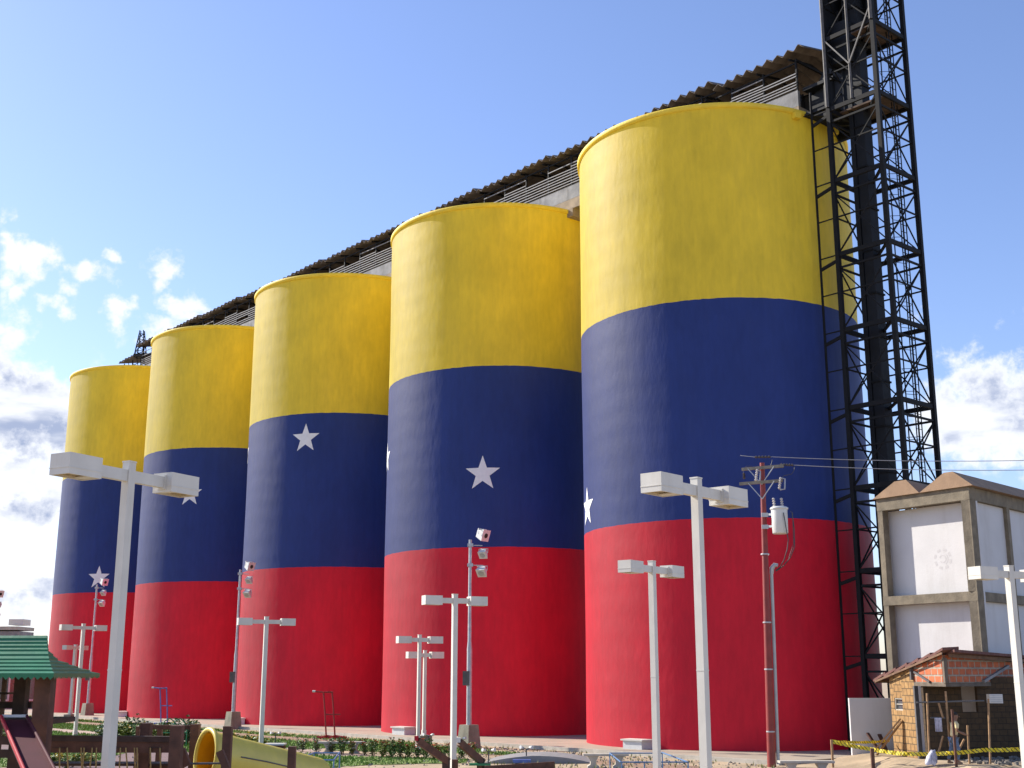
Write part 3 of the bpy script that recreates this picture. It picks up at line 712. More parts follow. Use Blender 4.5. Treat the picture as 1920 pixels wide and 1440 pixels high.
b.box(q, (wx1-wx0-.09, .04, .03), (e, nrm, Zv))
fr = b.build('window', M['concl'], t); MB().box(q-nrm*.03, (wx1-wx0-.1, .02, wz1-wz0-.1), (e, nrm, Zv)).build('pane', M['glasswin'], fr)
b = MB(); wallpoly(b, [(.06, zbeam+.12), (s1-.02, zbeam+.12), (s1-.02, zr(s1)), (.06, zhigh)], e, P1, nrm)
RL = 7.5
wallpoly(b, [(.08, zbeam+.12), (RL, zbeam+.12), (RL, zhigh-.35), (2.2, zhigh-.05), (.08, zhigh)], r_, P1, rn)
b.build('orange_block_gable', M['orbrick'], t)
b = MB()
b.box(P1+e*(s1/2-.02)-nrm*.08+Zv*(zbeam+.055), (s1-.0, .19, .12), (e, nrm, Zv)); b.box(P1+r_*(RL/2+.1)-rn*.08+Zv*(zbeam+.05), (RL, .19, .12), (r_, rn, Zv))
b.box(P1+Zv*((zbeam+zhigh)/2)-nrm*.04-rn*.02, (.13, .13, zhigh-zbeam-.2), (e, nrm, Zv))
b.build('lintel_beam', M['conc2'], t)
MB().box(P1+e*(s1-.10)+Zv*((ground_h+zbeam)/2)+nrm*.0, (.10, .14, zbeam-ground_h), (e, nrm, Zv)).build('corner_post', M['oldsteel'], t)
MB().box(P1+r_*4.9+Zv*((ground_h+zbeam)/2), (.12, .14, zbeam-ground_h), (r_, rn, Zv)).build('corner_post', M['oldsteel'], t); MB().box(P1+e*(s1-.0)+nrm*.06+Zv*((zbeam+.2+zr(s1))/2), (.10, .1, zr(s1)-zbeam-.2), (e, nrm, Zv)).build('corner_post', M['oldsteel'], t)
MB().beam(P1+e*(s1-.2)+nrm*.05+Zv*(zr(s1)-.15), P1+e*(s1-1.3)+nrm*.05+Zv*(zbeam+.14), .07).build('brace', M['oldsteel'], t); MB().beam(P1+r_*2.6+rn*.05+Zv*(zbeam+.15), P1+r_*4.6+rn*.05+Zv*(zhigh-.35), .09).build('brace', M['concg'], t)
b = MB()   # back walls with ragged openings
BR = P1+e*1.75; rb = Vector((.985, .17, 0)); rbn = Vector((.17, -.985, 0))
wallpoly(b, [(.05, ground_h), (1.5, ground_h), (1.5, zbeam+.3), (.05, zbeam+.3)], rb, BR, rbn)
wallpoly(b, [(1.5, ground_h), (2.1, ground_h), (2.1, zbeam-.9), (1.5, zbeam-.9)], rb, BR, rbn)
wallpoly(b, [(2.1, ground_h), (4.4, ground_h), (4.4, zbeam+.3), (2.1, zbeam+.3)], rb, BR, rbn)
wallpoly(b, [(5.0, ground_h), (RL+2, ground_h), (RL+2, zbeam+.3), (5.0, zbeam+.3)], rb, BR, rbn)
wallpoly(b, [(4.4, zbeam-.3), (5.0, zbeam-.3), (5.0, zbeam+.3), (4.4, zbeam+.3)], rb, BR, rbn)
b.build('back_wall', M['shadebrick'], t)
b = MB()   # tile roof in stepped courses, falling to the left
ov = .18; nst = 6
A0 = P1-e*.25+nrm*.0
for k in range(nst):
    sa = -.30+(LW+1.15)*k/nst; sb = -.30+(LW+1.15)*(k+1)/nst+.14
    za = zhigh+.05+(zlow-zhigh)*(sa)/LW*1.0; zb = zhigh+.05+(zlow-zhigh)*(sb)/LW-.09
    f0 = P1+e*sa+nrm*ov+Zv*(za+.05); f1 = P1+e*sb+nrm*ov+Zv*(zb+.05)
    b.prism([f0, f1, f1-nrm*.6+Zv*.03, f0-nrm*.6+Zv*.03], (0, 0, .09))
# second slope over the right wing
f0 = P1-e*.3+rn*.25+Zv*(zhigh+.09); f1 = P1+r_*(RL+.5)+rn*.25+Zv*(zhigh-.12)
b.prism([f0, f1, f1+e*4.4-Zv*.1, f0+e*(LW+.9)+Zv*(zlow-zhigh)], (0, 0, .09))
b.build('tiled_roof', M['tile'], t)
b = MB(); f0 = P1-e*.3+nrm*(ov+.02)+Zv*(zr(-.3)+.0); f1 = P1+e*(LW+.78)+nrm*(ov+.02)+Zv*(zr(LW+.78)-.02)
b.beam(f0, f1, .04, .07); b.beam(f1, f1-nrm*1.2, .1, .10)
b.beam(P1+rn*.2+Zv*(zhigh-.02), P1+r_*RL+rn*.2+Zv*(zhigh-.2), .05, .12); b.build('fascia_board', M['fascia'], t)
# scaffold poles in the opening
b = MB()
def hp(px, py, y=42.6): return D(px, py, y)
for (x0, y0, x1, y1) in ((1738, 1300, 1743, 1428), (1773, 1296, 1781, 1400), (1814, 1360, 1818, 1432), (1853, 1310, 1857, 1432), (1760, 1318, 1768, 1346), (1768, 1380, 1760, 1410), (1808, 1386, 1800, 1402)):
    a_, c_ = hp(x0, y0), hp(x1, y1); b.tube([a_, c_], .035, 6)
b.build('wooden_prop', M['hutwood'], t)
b = MB(); b.tube([hp(1719, 1317), hp(1845, 1314)], .03, 6); b.tube([hp(1745, 1346), hp(1772, 1346)], .03, 6); b.build('prop_rail', M['oldsteel'], t)
# AC / board on back wall
t = thing('wall_box', 'white slatted box hanging in the dark opening of the block hut', 'box', hp(1863, 1310, 43.6))
b = MB(); q = hp(1865, 1310, 43.6)
b.box(q, (.45, .28, .30)); b.build('casing', M['whitem'], t)
b = MB()
for k in range(4): b.box(q+Vector((0, -.15, -.1+k*.068)), (.40, .012, .018))
b.build('grille', M['galv'], t)
# planks leaning on the pier, sacks, rubble
def thing_beams(name, label, cat, segs, w, h, m, group=None):
    t_ = thing(name, label, cat, segs[0][0], group); b_ = MB()
    for s0, s1_ in segs: b_.beam(s0, s1_, w, h)
    b_.build(name+'_boards', m, t_); return t_
a0 = P1+e*(LW*.96)+nrm*1.0+Zv*.3; a1 = P1+e*(LW*.80)+nrm*.08+Zv*1.6
thing_beams('leaning_board', 'narrow plank leaning against the tan block wall under its small window', 'plank', [(a0, a1), (a0+Vector((.25, .1, 0)), a1+Vector((.02, -.04, -.1)))], .16, .04, M['hutwood'])
a0 = G(1652, 1414, .25); thing_beams('board_pile', 'short boards leaning at the left foot of the block hut', 'boards', [(a0, a0+Vector((-.35, .4, .75))), (a0+Vector((.25, 0, 0)), a0+Vector((.1, .4, .7)))], .16, .05, M['timber'])
sp = G(1744, 1434, .28); sp.y = max(sp.y, 41.5)
t = thing('cement_sack', 'slumped white and blue sack on the ground before the hut opening', 'sack', sp)
b = MB(); rr = random.Random(4)
prof = [(.17, 0), (.19, .10), (.16, .25), (.11, .38), (.07, .46), (.01, .44)]
n = 14; vs = [sp+Vector((z*.28+r*1.0*cos(2*pi*j/n)*(1+rr.uniform(-.2, .2)), r*.6*sin(2*pi*j/n), z+rr.uniform(-.03, .03))) for r, z in prof for j in range(n)]
b.add(vs, [(i*n+j, i*n+(j+1) % n, (i+1)*n+(j+1) % n, (i+1)*n+j) for i in range(len(prof)-1) for j in range(n)], smooth=True); b.build('sack_body', M['bag'], t)
b = MB(); rr = random.Random(8)
for k in range(170):
    q = P1+r_*rr.uniform(.3, 5.5)+rn*rr.uniform(-.4, 1.6)+Zv*(ground_h+rr.uniform(0, .06)); s_ = rr.uniform(.05, .16)
    an = rr.uniform(0, 6.28); b.box(q, (s_, s_*rr.uniform(.5, 1), s_*rr.uniform(.4, .8)), (Vector((cos(an), sin(an), .2)).normalized(), Vector((-sin(an), cos(an), 0)), Vector((-.2*cos(an), -.2*sin(an), 1)).normalized()))
tag(b.build('rubble', M['heap']), 'broken block rubble strewn along the foot of the hut', 'rubble', kind='stuff')
# hanging black and white cloth
q = hp(1759, 1353, 42.5); t = thing('hanging_cloth', 'dark and white cloth hanging from the prop rail left of the worker', 'cloth', q)
b = MB(); b.add([q+Vector((x_*.05-.12, .02*((x_ % 2)*2-1), .12-z_*.11)) for z_ in range(5) for x_ in range(6)], [(z_*6+x_, z_*6+x_+1, (z_+1)*6+x_+1, (z_+1)*6+x_) for z_ in range(4) for x_ in range(5)]); o = b.build('drape', M['bag'], t)

# ------------------------------------------------------------ caution tape on stakes
st = [(1559, 1387, 1559, 1437, 'thin wooden stake at the left end of the yellow caution tape'), (1635, 1403, 1635, 1450, 'short thick wooden stake before the low white wall'), (1785, 1330, 1785, 1452, 'tall thin pole standing in front of the worker')]
tops = []
for i, (x0, y0, x1, y1, lab) in enumerate(st):
    base = G(x1, y1 if i else 1436, 0); base.y = min(base.y, 45.); top = D(x0, y0, base.y); base = Vector((top.x, base.y, 0))
    t = thing('stake', lab, 'stake', base, 'stakes carrying the caution tape')
    MB().beam(base, Vector((base.x, base.y, top.z)), .07 if i != 1 else .11).build('stake_post', M['hutwood'] if i == 0 else M['timber'], t); tops.append(top)
def tape(label, pts, w=.09):
    t_ = thing('caution_tape', label, 'caution tape', pts[0], 'yellow caution tape runs'); b_ = MB(); L = 0
    for k in range(len(pts)-1):
        a_, c_ = Vector(pts[k]), Vector(pts[k+1]); nn = 14
        for j in range(nn):
            f0, f1 = j/nn, (j+1)/nn
            sg = lambda f_: -.22*f_*(1-f_)*((c_-a_).length/4)
            tw = lambda f_: Vector((0, .03*sin(f_*22+k), w/2+.01*sin(f_*37)))
            q0, q1 = a_.lerp(c_, f0)+Zv*sg(f0), a_.lerp(c_, f1)+Zv*sg(f1); l0, l1 = L+f0*(c_-a_).length, L+f1*(c_-a_).length
            b_.add([q0-tw(f0), q1-tw(f1), q1+tw(f1), q0+tw(f0)], [(0, 1, 2, 3)], uvs=[[(l0, 0), (l1, 0), (l1, w), (l0, w)]])
        L += (c_-a_).length
    b_.build('tape_strip', M['tape'], t_)
sA = Vector((tops[0].x, tops[0].y, tops[0].z-.05))
tape('level yellow caution tape from the left stake to the block hut', [sA, D(1668, 1389, 47.1)])
tape('sagging yellow caution tape from the left stake past the worker to the lamp post', [sA, D(1635, 1405, 44.5), D(1690, 1413, 43.5), D(1783, 1412, 42.2), D(1845, 1406, 42), D(1905, 1405, 42), D(1990, 1400, 42)], .13)

# ------------------------------------------------------------ square twin-head lamps
def twin_lamp(label, base, H, az, group='white twin-headed lamp posts', pedestal=None, sep=1.8, pw=.15):
    t_ = thing('street_lamp', label, 'street lamp', base, group)
    a = radians(90-az); ax = ZA(a); bz = Vector(base)
    z0 = 0
    if pedestal: 
        MB().prism([bz+ax[0]*x_*.3+ax[1]*y_*.3 for x_, y_ in ((-1, -1), (1, -1), (1, 1), (-1, 1))], (0, 0, pedestal)).build('base_block', M['conc'], t_); z0 = pedestal
    MB().box(bz+Zv*((z0+H)/2), (pw, pw, H-z0), ax).box(bz+Zv*(z0+.012), (.36, .36, .024), ax).box(bz+Zv*(z0+.14), (pw+.04, pw+.04, .2), ax).build('pole', M['lampwhite'], t_)
    MB().box(bz+ax[1]*-(pw/2+.004)+Zv*(z0+.85), (pw*.6, .01, .26), ax).build('access_cover', M['lampwhite'], t_)
    MB().box(bz+Zv*(z0+H*.52), (pw+.008, pw+.008, .02), ax).build('pole_joint', M['lampwhite'], t_)
    MB().box(bz+Zv*(H+.012), (pw+.015, pw+.015, .022), ax).build('pole_cap', M['lampwhite'], t_)
    zc = H-.20
    for s_ in (-1, 1):
        sep += .1 if s_ < 0 else 0; aL_ = sep/2-.30-pw/2; MB().box(bz+ax[0]*s_*(pw/2+.001+aL_/2)+Zv*zc, (aL_, .10, .17), ax).build('arm', M['lampwhite'], t_)
        hx, hy_, hz_ = .60, .38, .30; c_ = bz+ax[0]*s_*(sep/2+.002)+Zv*(zc+.0)
        b_ = MB(); w_ = .02
        b_.box(c_-Zv*.055, (hx+.012, hy_+.012, .012), ax); b_.box(c_-ax[0]*s_*(hx/2+.012), (.024, .16, .22), ax)
        b_.box(c_+Zv*(hz_/2-w_/2), (hx, hy_, w_), ax)
        for q_ in (-1, 1):
            b_.box(c_+ax[1]*q_*(hy_/2-w_/2)-Zv*w_/2, (hx, w_, hz_-w_-.001), ax); b_.box(c_+ax[0]*q_*(hx/2-w_/2)-Zv*w_/2, (w_, hy_-2*w_-.002, hz_-w_-.001), ax)
        b_.box(c_-Zv*(hz_/2-.02)+ax[0]*s_*(-.2), (.16, hy_-2*w_-.01, .015), ax)
        hd = b_.build('lamp_head', M['lampwhite'], t_)
        MB().box(c_-Zv*(hz_/2-.05)+ax[0]*s_*.06, (hx-.16, hy_-.07, .012), ax).build('lens', M['glass'], hd)
        b2 = MB()
        for q_ in (-1, 1):
            b2.box(c_-Zv*(hz_/2-.030)+ax[1]*q_*(hy_/2-.045)+ax[0]*s_*.06, (hx-.14, .02, .02), ax); b2.box(c_-Zv*(hz_/2-.030)+ax[0]*(s_*.06+q_*(hx/2-.09)), (.02, hy_-.09, .02), ax)
        b2.build('lens_frame', M['lampin'], hd)
    return t_
def lampat(px, py, H, az, label, base=None, **k):
    if base is None:
        P = G(px, py, H); P.z = 0
    else:
        P = G(base[0], base[1], 0); H = D(px, py, P.y).z
        P = D(px, py, P.y); P.z = 0
    return twin_lamp(label, P, H, az, **k)
lampat(243, 868, 6.25, 28, 'largest white twin-headed lamp post, standing by the timber fence on the left', sep=1.9, pw=.135)
lampat(1305, 898, 6.25, 41, 'tall white twin-headed lamp post just left of the red utility pole', sep=1.85, pw=.135)
lampat(1222, 1053, 6.0, 38, 'mid-sized white lamp post just left of the tall one before the nearest silo', sep=1.9)
lampat(853, 1115, 5.75, 66, 'white lamp post right beside the floodlight mast before the second silo', sep=1.5, pw=.16)
lampat(500, 1157, 0, 68, 'white lamp post rising from the flower bed before the middle silo', base=(490, 1410), sep=1.75, pw=.17)
lampat(157, 1170, 0, 52, 'white lamp post on green lawn right of the green roofed play hut', base=(145, 1380), sep=1.75, pw=.17)
lampat(142, 1209, 0, 20, 'smaller far lamp post behind the lawn lamp post, on a dark base block', base=(133, 1352), pedestal=.45, sep=1.6, pw=.19)
lampat(787, 1191, 0, 66, 'left and taller of the pair of thin lamp posts before the second silo', base=(784, 1407), sep=1.35, pw=.14)
lampat(797, 1220, 0, 66, 'right and shorter lamp post of the thin pair, on a base block', base=(799, 1398), pedestal=.45, sep=1.05, pw=.14)
p_ = D(213, 1229, 106); hh = p_.z; p_.z = 0
twin_lamp('farthest small lamp post, mostly hidden behind the pole of the largest one', p_, hh, 40, sep=1.4)
lampat(1891, 1062, 5.75, 62, 'white lamp post at the right edge beside the block hut', sep=1.7, pw=.16)

# ------------------------------------------------------------ floodlight masts
def flood_mast(label, px, base, top, s=1.):
    P = G(*base, 0); Hm = D(px[0], px[1], P.y).z; P = Vector((D(px[0], px[1], P.y).x, P.y, 0))
    t_ = thing('floodlight_mast', label, 'floodlight mast', P, 'grey floodlight masts')
    MB().prism([P+Vector((x_*.38, y_*.38, 0)) for x_, y_ in ((-1, -1), (1, -1), (1, 1), (-1, 1))], (0, 0, .02)).lathe(P, [(.54, .02), (.42, 1.0), (.01, 1.0)], 4, smooth=False).build('base_block', M['conc'], t_)
    MB().tube([P+Zv*1.0, P+Zv*4.3, P+Zv*4.6, P+Zv*Hm], [.12, .115, .085, .07], 12).build('pole', M['galv'], t_)
    MB().box(P+Vector((-.14, -.12, 3.0)), (.30, .2, .62)).build('control_box', M['greysteel'], t_)
    b_ = MB()
    for dz, L_ in ((-.25, .55), (-1.15, .6)):
        b_.box(P+Vector((0, 0, Hm+dz)), (.26, .24, .14)); b_.tube([P+Vector((0, 0, Hm+dz)), P+Vector((L_, -.1, Hm+dz-.03))], .025, 6)
    b_.build('bracket', M['galv'], t_)
    for k, (dx, dz, sc, aim) in enumerate(((.55, .22, 1.15, 0), (.60, -.62, .85, 1), (.55, -1.42, .95, 1))):
        c_ = P+Vector((dx, -.12, Hm+dz)); b_ = MB()
        # housing: tapering box with open front glass
        if k == 0:
            d_ = Vector((.75, -.55, -.30)).normalized()
        else: d_ = Vector((-.25, -.65, -.72)).normalized()
        x_ = d_.cross(Zv).normalized(); y_ = x_.cross(d_)
        r0, r1, Lh = .14*sc, .23*sc, .38*sc
        bk = c_-d_*Lh/2; ft = c_+d_*Lh/2
        vs = [bk+x_*i*r0+y_*j*r0 for i, j in ((-1, -1), (1, -1), (1, 1), (-1, 1))]+[ft+x_*i*r1+y_*j*r1 for i, j in ((-1, -1), (1, -1), (1, 1), (-1, 1))]
        b_.add(vs, [(3, 2, 1, 0), (0, 1, 5, 4), (1, 2, 6, 5), (2, 3, 7, 6), (3, 0, 4, 7), (4, 5, 6, 7)])
        b_.tube([c_+x_*r1*1.05-d_*.0, c_+x_*r1*1.15+Zv*.22*sc, c_-x_*r1*1.15+Zv*.22*sc, c_-x_*r1*1.05], .018, 5)
        hd = b_.build('floodlight_head', M['whitem'], t_)
        MB().tube([ft-d_*.02, ft+d_*.02], r1*(.42 if k == 0 else .62), 14).build('glass', M['dark'] if k == 0 else M['galv'], hd)
    return t_
flood_mast('floodlight mast with three heads before the second silo, beside a white lamp post', (882, 1012), (877, 1403), 0)
flood_mast('floodlight mast with three heads in the gap left of the middle silo', (451, 1068), (437, 1367), 0)
flood_mast('floodlight mast with three heads before the farthest silo star', (182, 1096), (165, 1344), 0)
flood_mast('floodlight mast cut off by the left edge above the green roof', (-14, 1118), (-30, 1344), 0)

# ------------------------------------------------------------ red utility pole with transformer
P = G(1447, 1438, 0); H_ = D(1429, 868, P.y).z; P.x = D(1447, 1438, P.y).x; lean = D(1429, 868, P.y).x-P.x
t = thing('utility_pole', 'red painted utility pole with crossarms and grey conduit before the nearest silo', 'utility pole', P)
def PP(z, dx=0, dy=0): return P+Vector((lean*z/H_+dx, dy, z))
MB().tube([PP(.0), PP(3.5), PP(7.2), PP(H_)], [.155, .14, .115, .09], 16).build('pole', M['redpole'], t)
b = MB()
for z in (1.2, 5.0, 3.35, 7.45): b.lathe(PP(z), [(.155, -.025), (.16, 0), (.155, .025)], 16)
b.build('band', M['galv'], t)
MB().tube([PP(.1, .24, .03), PP(6.9-.1, .22, .03)], .062, 10).build('conduit', M['pvc'], t)
b = MB(); b.tube([PP(6.75, .22, .03), PP(6.95, .24, .03), PP(7.07, .34, 0), PP(7.05, .45, 0)], [.075, .09, .08, .07], 10); b.build('conduit_head', M['galv'], t)
# crossarms run roughly away to the left / towards right
ca = Vector((.86, -.50, 0)).normalized(); cb = Vector((-ca.y, ca.x, 0))
z1, z2 = D(1429, 878, P.y).z, D(1432, 905, P.y).z
for z, o1, o2 in ((z1, -.75, .85), (z2, -.85, .80)):
    MB().beam(PP(z)+ca*o1-cb*.13, PP(z)+ca*o2-cb*.13, .09, .11).build('crossarm', M['xarm'], t)
b = MB()
for z in (z1, z2):
    for s_ in (-1, 1): b.beam(PP(z)+ca*s_*.5-cb*.18, PP(z-.62)-cb*.11, .03)
b.build('arm_brace', M['galv'], t)
# strain insulators and wires
wA, wB = D(1388, 854, P.y), D(1455, 868, P.y)
def bell(a_, c_, m, parent=None, n=5, r=.055):
    b_ = MB(); a_ = Vector(a_); c_ = Vector(c_); pts = []; rs2 = []
    for k in range(n*2+1):
        pts.append(a_.lerp(c_, k/(n*2))); rs2.append(r if k % 2 else r*.45)
    b_.tube(pts, rs2, 8, smooth=False); return b_
e1a, e1b = D(1415, 857, P.y), D(1445, 856.5, P.y); e2a, e2b = D(1463, 871, P.y-.4), D(1488, 872, P.y-.4)
bell(e1a, e1b, None).build('strain_insulator', M['ribdark'], t); bell(e2a, e2b, None).build('strain_insulator', M['ribdark'], t)
b = MB(); b.tube([wA, e1a], .012, 5); b.build('strap', M['galv'], t)
# fuse cutouts
for c_ in (D(1418, 891, P.y-.4), D(1462, 906, P.y-.5)):
    bell(c_+Vector((-.03, 0, -.22)), c_+Vector((.05, 0, .22)), None, r=.06).build('fuse_cutout', M['porc'], t)
b = MB(); c_ = D(1462, 906, P.y-.5); b.tube([c_+Vector((.03, 0, .2)), c_+Vector((.2, 0, .16)), c_+Vector((.17, 0, -.22)), c_+Vector((0, 0, -.24))], .03, 6); b.build('fuse_tube', M['galv'], t); b = MB(); c_ = D(1418, 891, P.y-.4); b.tube([c_+Vector((.03, 0, .2)), c_+Vector((.16, 0, .14)), c_+Vector((.12, 0, -.2))], .025, 6); b.build('fuse_tube', M['galv'], t)
c_ = D(1395, 893, P.y); bell(c_+Vector((0, 0, -.1)), c_+Vector((0, 0, .12)), None, r=.06).build('pin_insulator', M['ribdark'], t)
b = MB(); 
b.tube([D(1448, 862, P.y), D(1447, 868, P.y), D(1444, 876, P.y)], .012, 5)
b.tube([D(1490, 874, P.y-.4), D(1489, 882, P.y-.45), D(1484, 889, P.y-.5), D(1470, 892, P.y-.5), D(1463, 898, P.y-.5)], .012, 5)
b.tube([D(1395, 890, P.y), D(1393, 880, P.y), D(1400, 874, P.y), D(1410, 874, P.y)], .01, 5)
b.build('jumper_wire', M['cable'], t)
# transformer hangs on the pole: its own thing
tc_ = D(1462, 978, P.y-.35); ztop, zbot = D(1462, 953, P.y-.35).z, D(1462, 1001, P.y-.35).z
t2 = thing('pole_transformer', 'pale grey cylindrical transformer hung on the red utility pole', 'transformer', Vector((tc_.x, tc_.y, zbot)))
tcb = Vector((tc_.x, tc_.y, 0))
MB().lathe(tcb, [(.01, zbot), (.26, zbot), (.285, zbot+.04), (.295, ztop-.03), (.295, ztop-.02)], 28).build('tank', M['trafo'], t2)
MB().lathe(tcb, [(.30, ztop-.06), (.33, ztop-.04), (.33, ztop+.01), (.27, ztop+.05), (.01, ztop+.08)], 28).build('lid', M['trafo'], t2)
for dx in (-.17, .12): bell(tcb+Vector((dx, -.03, ztop+.04)), tcb+Vector((dx-.03, -.03, ztop+.38)), None, n=4, r=.065).build('bushing', M['porc'], t2)
b = MB()
for z in (ztop-.22, zbot+.28): b.beam(PP(z, -.12, -.16), PP(z, .12, -.16), .05, .15); b.beam(PP(z, .1, -.14), Vector((tc_.x-.25, tc_.y, z)), .05, .08)
b.build('hanger', M['galv'], t2)
b = MB()
x0 = P.y-.68
b.tube([D(1469, 961, x0), D(1473, 985, x0), D(1478, 1012, x0), D(1476, 1030, x0), D(1470, 1050, x0), D(1462, 1064, P.y-.1), D(1454, 1070, P.y)], .018, 6)
b.tube([D(1485, 960, x0), D(1489, 990, x0), D(1490, 1025, x0), D(1482, 1045, x0), D(1470, 1060, P.y-.2), D(1455, 1071, P.y)], .018, 6)
b.tube([D(1482, 958, x0), D(1486, 962, x0), D(1487, 990, x0), D(1488, 1020, x0), D(1479, 1046, x0)], .013, 6)
b.build('service_cable', M['cable'], t2)
for lab, a_, c_ in (('upper thin power line running from the red pole to the right', e1b, D(2350, 843, 44)), ('lower thin power line running from the red pole to the right', e2b, D(2350, 862, 43))):
    b = MB(); pts = [a_.lerp(c_, k/24)-Zv*(.28*4*(k/24)*(1-k/24)) for k in range(25)]; b.tube(pts, .013, 5)
    tag(b.build('power_line', M['wire']), lab, 'power line', 'power lines from the red pole')

# ------------------------------------------------------------ concrete benches
def bench(label, px0, px1, py, w=1.95):
    a_, c_ = G(px0, py, .46), G(px1, py, .46); mid = (a_+c_)/2; d_ = (c_-a_); d_.z = 0; d_.normalize(); ax = (d_, Vector((-d_.y, d_.x, 0)), Zv); mid.z = 0; L_ = (c_-a_).length
    t_ = thing('concrete_bench', label, 'bench', mid, 'concrete park benches')
    MB().box(mid+Zv*.44, (L_, .45, .07), ax).build('seat', M['concl'], t_)
    for s_ in (-1, 1):
        b_ = MB(); o_ = mid+d_*s_*L_*.28
        pr = [(.20, 0), (.20, .06), (.10, .12), (.09, .22), (.14, .32), (.2, .404)]
        vs = [o_+d_*i*x_+ax[1]*j*.17+Zv*z_ for x_, z_ in pr for i, j in ((-1, -1), (1, -1), (1, 1), (-1, 1))]
        b_.add(vs, [(k*4+j, k*4+(j+1) % 4, (k+1)*4+(j+1) % 4, (k+1)*4+j) for k in range(len(pr)-1) for j in range(4)]); b_.build('leg', M['concl'], t_)
bench('concrete bench behind the flowering hedge, in front of the red exercise machine', 597, 684, 1391)
bench('concrete bench left of the mid-sized lamp post, beside the grey curved ramp', 1093, 1178, 1414)
bench('concrete bench right of the red utility pole', 1460, 1562, 1427)

# ------------------------------------------------------------ exercise machines
def machine(label, base, m, Hh, ang):
    P_ = G(*base, .11); t_ = thing('exercise_machine', label, 'exercise machine', P_, 'outdoor exercise machines'); ax = ZA(ang)
    for s_ in (-.22, .22):
        MB().tube([P_+ax[0]*s_, P_+ax[0]*(s_-.12)+Zv*Hh*.6, P_+ax[0]*(s_-.22)+Zv*Hh], .04, 8).build('upright', m, t_)
        MB().tube([P_+ax[0]*(s_-.1)+ax[1]*-.7+Zv*.05, P_+ax[0]*s_+Zv*.14, P_+ax[0]*(s_+.3)+ax[1]*.6+Zv*.05], .04, 8).build('foot', m, t_)
    b_ = MB(); tp = P_+Zv*Hh
    b_.tube([tp+ax[0]*-.95+Zv*.04, tp+ax[0]*-.45, tp+ax[0]*.05], .035, 8); b_.tube([tp+ax[0]*-.42-ax[1]*.3, tp+ax[0]*-.42+ax[1]*.3], .03, 8)
    b_.tube([tp+ax[0]*-.1-ax[1]*.25+Zv*.02, tp+ax[0]*-.1+ax[1]*.25+Zv*.02], .03, 8)
    b_.build('handle_bar', m, t_)
    b_ = MB(); b_.tube([P_+ax[0]*-.3+Zv*Hh*.52, P_+ax[0]*.45+Zv*Hh*.52], .03, 8); b_.tube([P_+ax[0]*-.7+Zv*.08, P_+ax[0]*.8+Zv*.08], .045, 8); b_.build('cross_bar', m, t_)
    MB().tube([tp+ax[0]*-1.0+Zv*.04, tp+ax[0]*-.85+Zv*.04], .05, 8).build('grip', M['whitem'], t_)
machine('blue tubular exercise machine before the second silo from the left', (308, 1359), M['bluem'], 2.2, radians(-12))
machine('dark red tubular exercise machine before the middle silo', (620, 1385), M['redm'], 2.2, radians(-8))

# ------------------------------------------------------------ plants
def leaf_mesh(seed, w, h, n, lw, shape='round', nf=0):
    rr = random.Random(seed); lv = MB(); fl = MB(); sm = MB()
    stems = [(rr.uniform(-.4, .4)*w, rr.uniform(-.4, .4)*w, h*rr.uniform(.6, 1.05)) for _ in range(5)]
    for x_, y_, z_ in stems: sm.tube([(x_*.2, y_*.2, 0), (x_*.7, y_*.7, z_*.5), (x_, y_, z_)], [.014, .011, .005], 5)
    for k in range(n):
        sx, sy, sz = rr.choice(stems); f_ = rr.uniform(.18, 1)
        p = Vector((sx*f_+rr.gauss(0, w*.14), sy*f_+rr.gauss(0, w*.14), sz*f_+rr.gauss(0, h*.06)))
        p.z = max(.03, p.z)
        a = rr.uniform(0, 2*pi); d_ = Vector((cos(a), sin(a), rr.uniform(-.2, .9))).normalized(); s_ = d_.cross(Vector((rr.uniform(-1, 1), rr.uniform(-1, 1), 1))).normalized()
        L_ = lw*rr.uniform(.7, 1.4)
        lv.add([p, p+d_*L_*.5+s_*L_*.28, p+d_*L_, p+d_*L_*.5-s_*L_*.28], [(0, 1, 2, 3)])
    for k in range(nf):
        sx, sy, sz = rr.choice(stems); p = Vector((sx+rr.gauss(0, w*.1), sy+rr.gauss(0, w*.1), sz*rr.uniform(.8, 1.08)))
        for q_ in range(5):
            a = q_*2*pi/5+rr.random(); fl.add([p, p+Vector((cos(a)*.05, sin(a)*.05, .03)), p+Vector((cos(a+.6)*.07, sin(a+.6)*.07, .05)), p+Vector((cos(a+1.1)*.05, sin(a+1.1)*.05, .03))], [(0, 1, 2, 3)])
    return lv, fl, sm
ORD = 'first second third fourth fifth sixth seventh eighth ninth tenth eleventh twelfth thirteenth fourteenth fifteenth sixteenth seventeenth eighteenth'.split()
protos = {}
def proto(key, seed, w, h, n, lw, leafm, flm, nf):
    lv, fl, sm = leaf_mesh(seed, w, h, n, lw, nf=nf)
    r0 = thing(key, 'x', 'shrub', local=True)
    lv.build('foliage', leafm, r0); sm.build('stem', M['stem'], r0)
    if nf: fl.build('flowers', flm, r0)
    remember(r0); protos.setdefault(key, []).append([r0, False])
for s_ in range(4): proto('flowering_shrub', 20+s_, .42, .62, 230, .10, [M['leaf'], M['leafy'], M['leaf'], M['leafg']][s_], M['flor'], 9 if s_ != 3 else 2)
for s_ in range(3): proto('bush', 40+s_, .9, .95, 420, .15, [M['leafg'], M['leaf'], M['leafy']][s_], M['floy'], 7)
for s_ in range(2): proto('garden_plant', 60+s_, .45, .45, 190, .11, [M['leaf'], M['leafy']][s_], M['floy'], 8)
rp = random.Random(31)
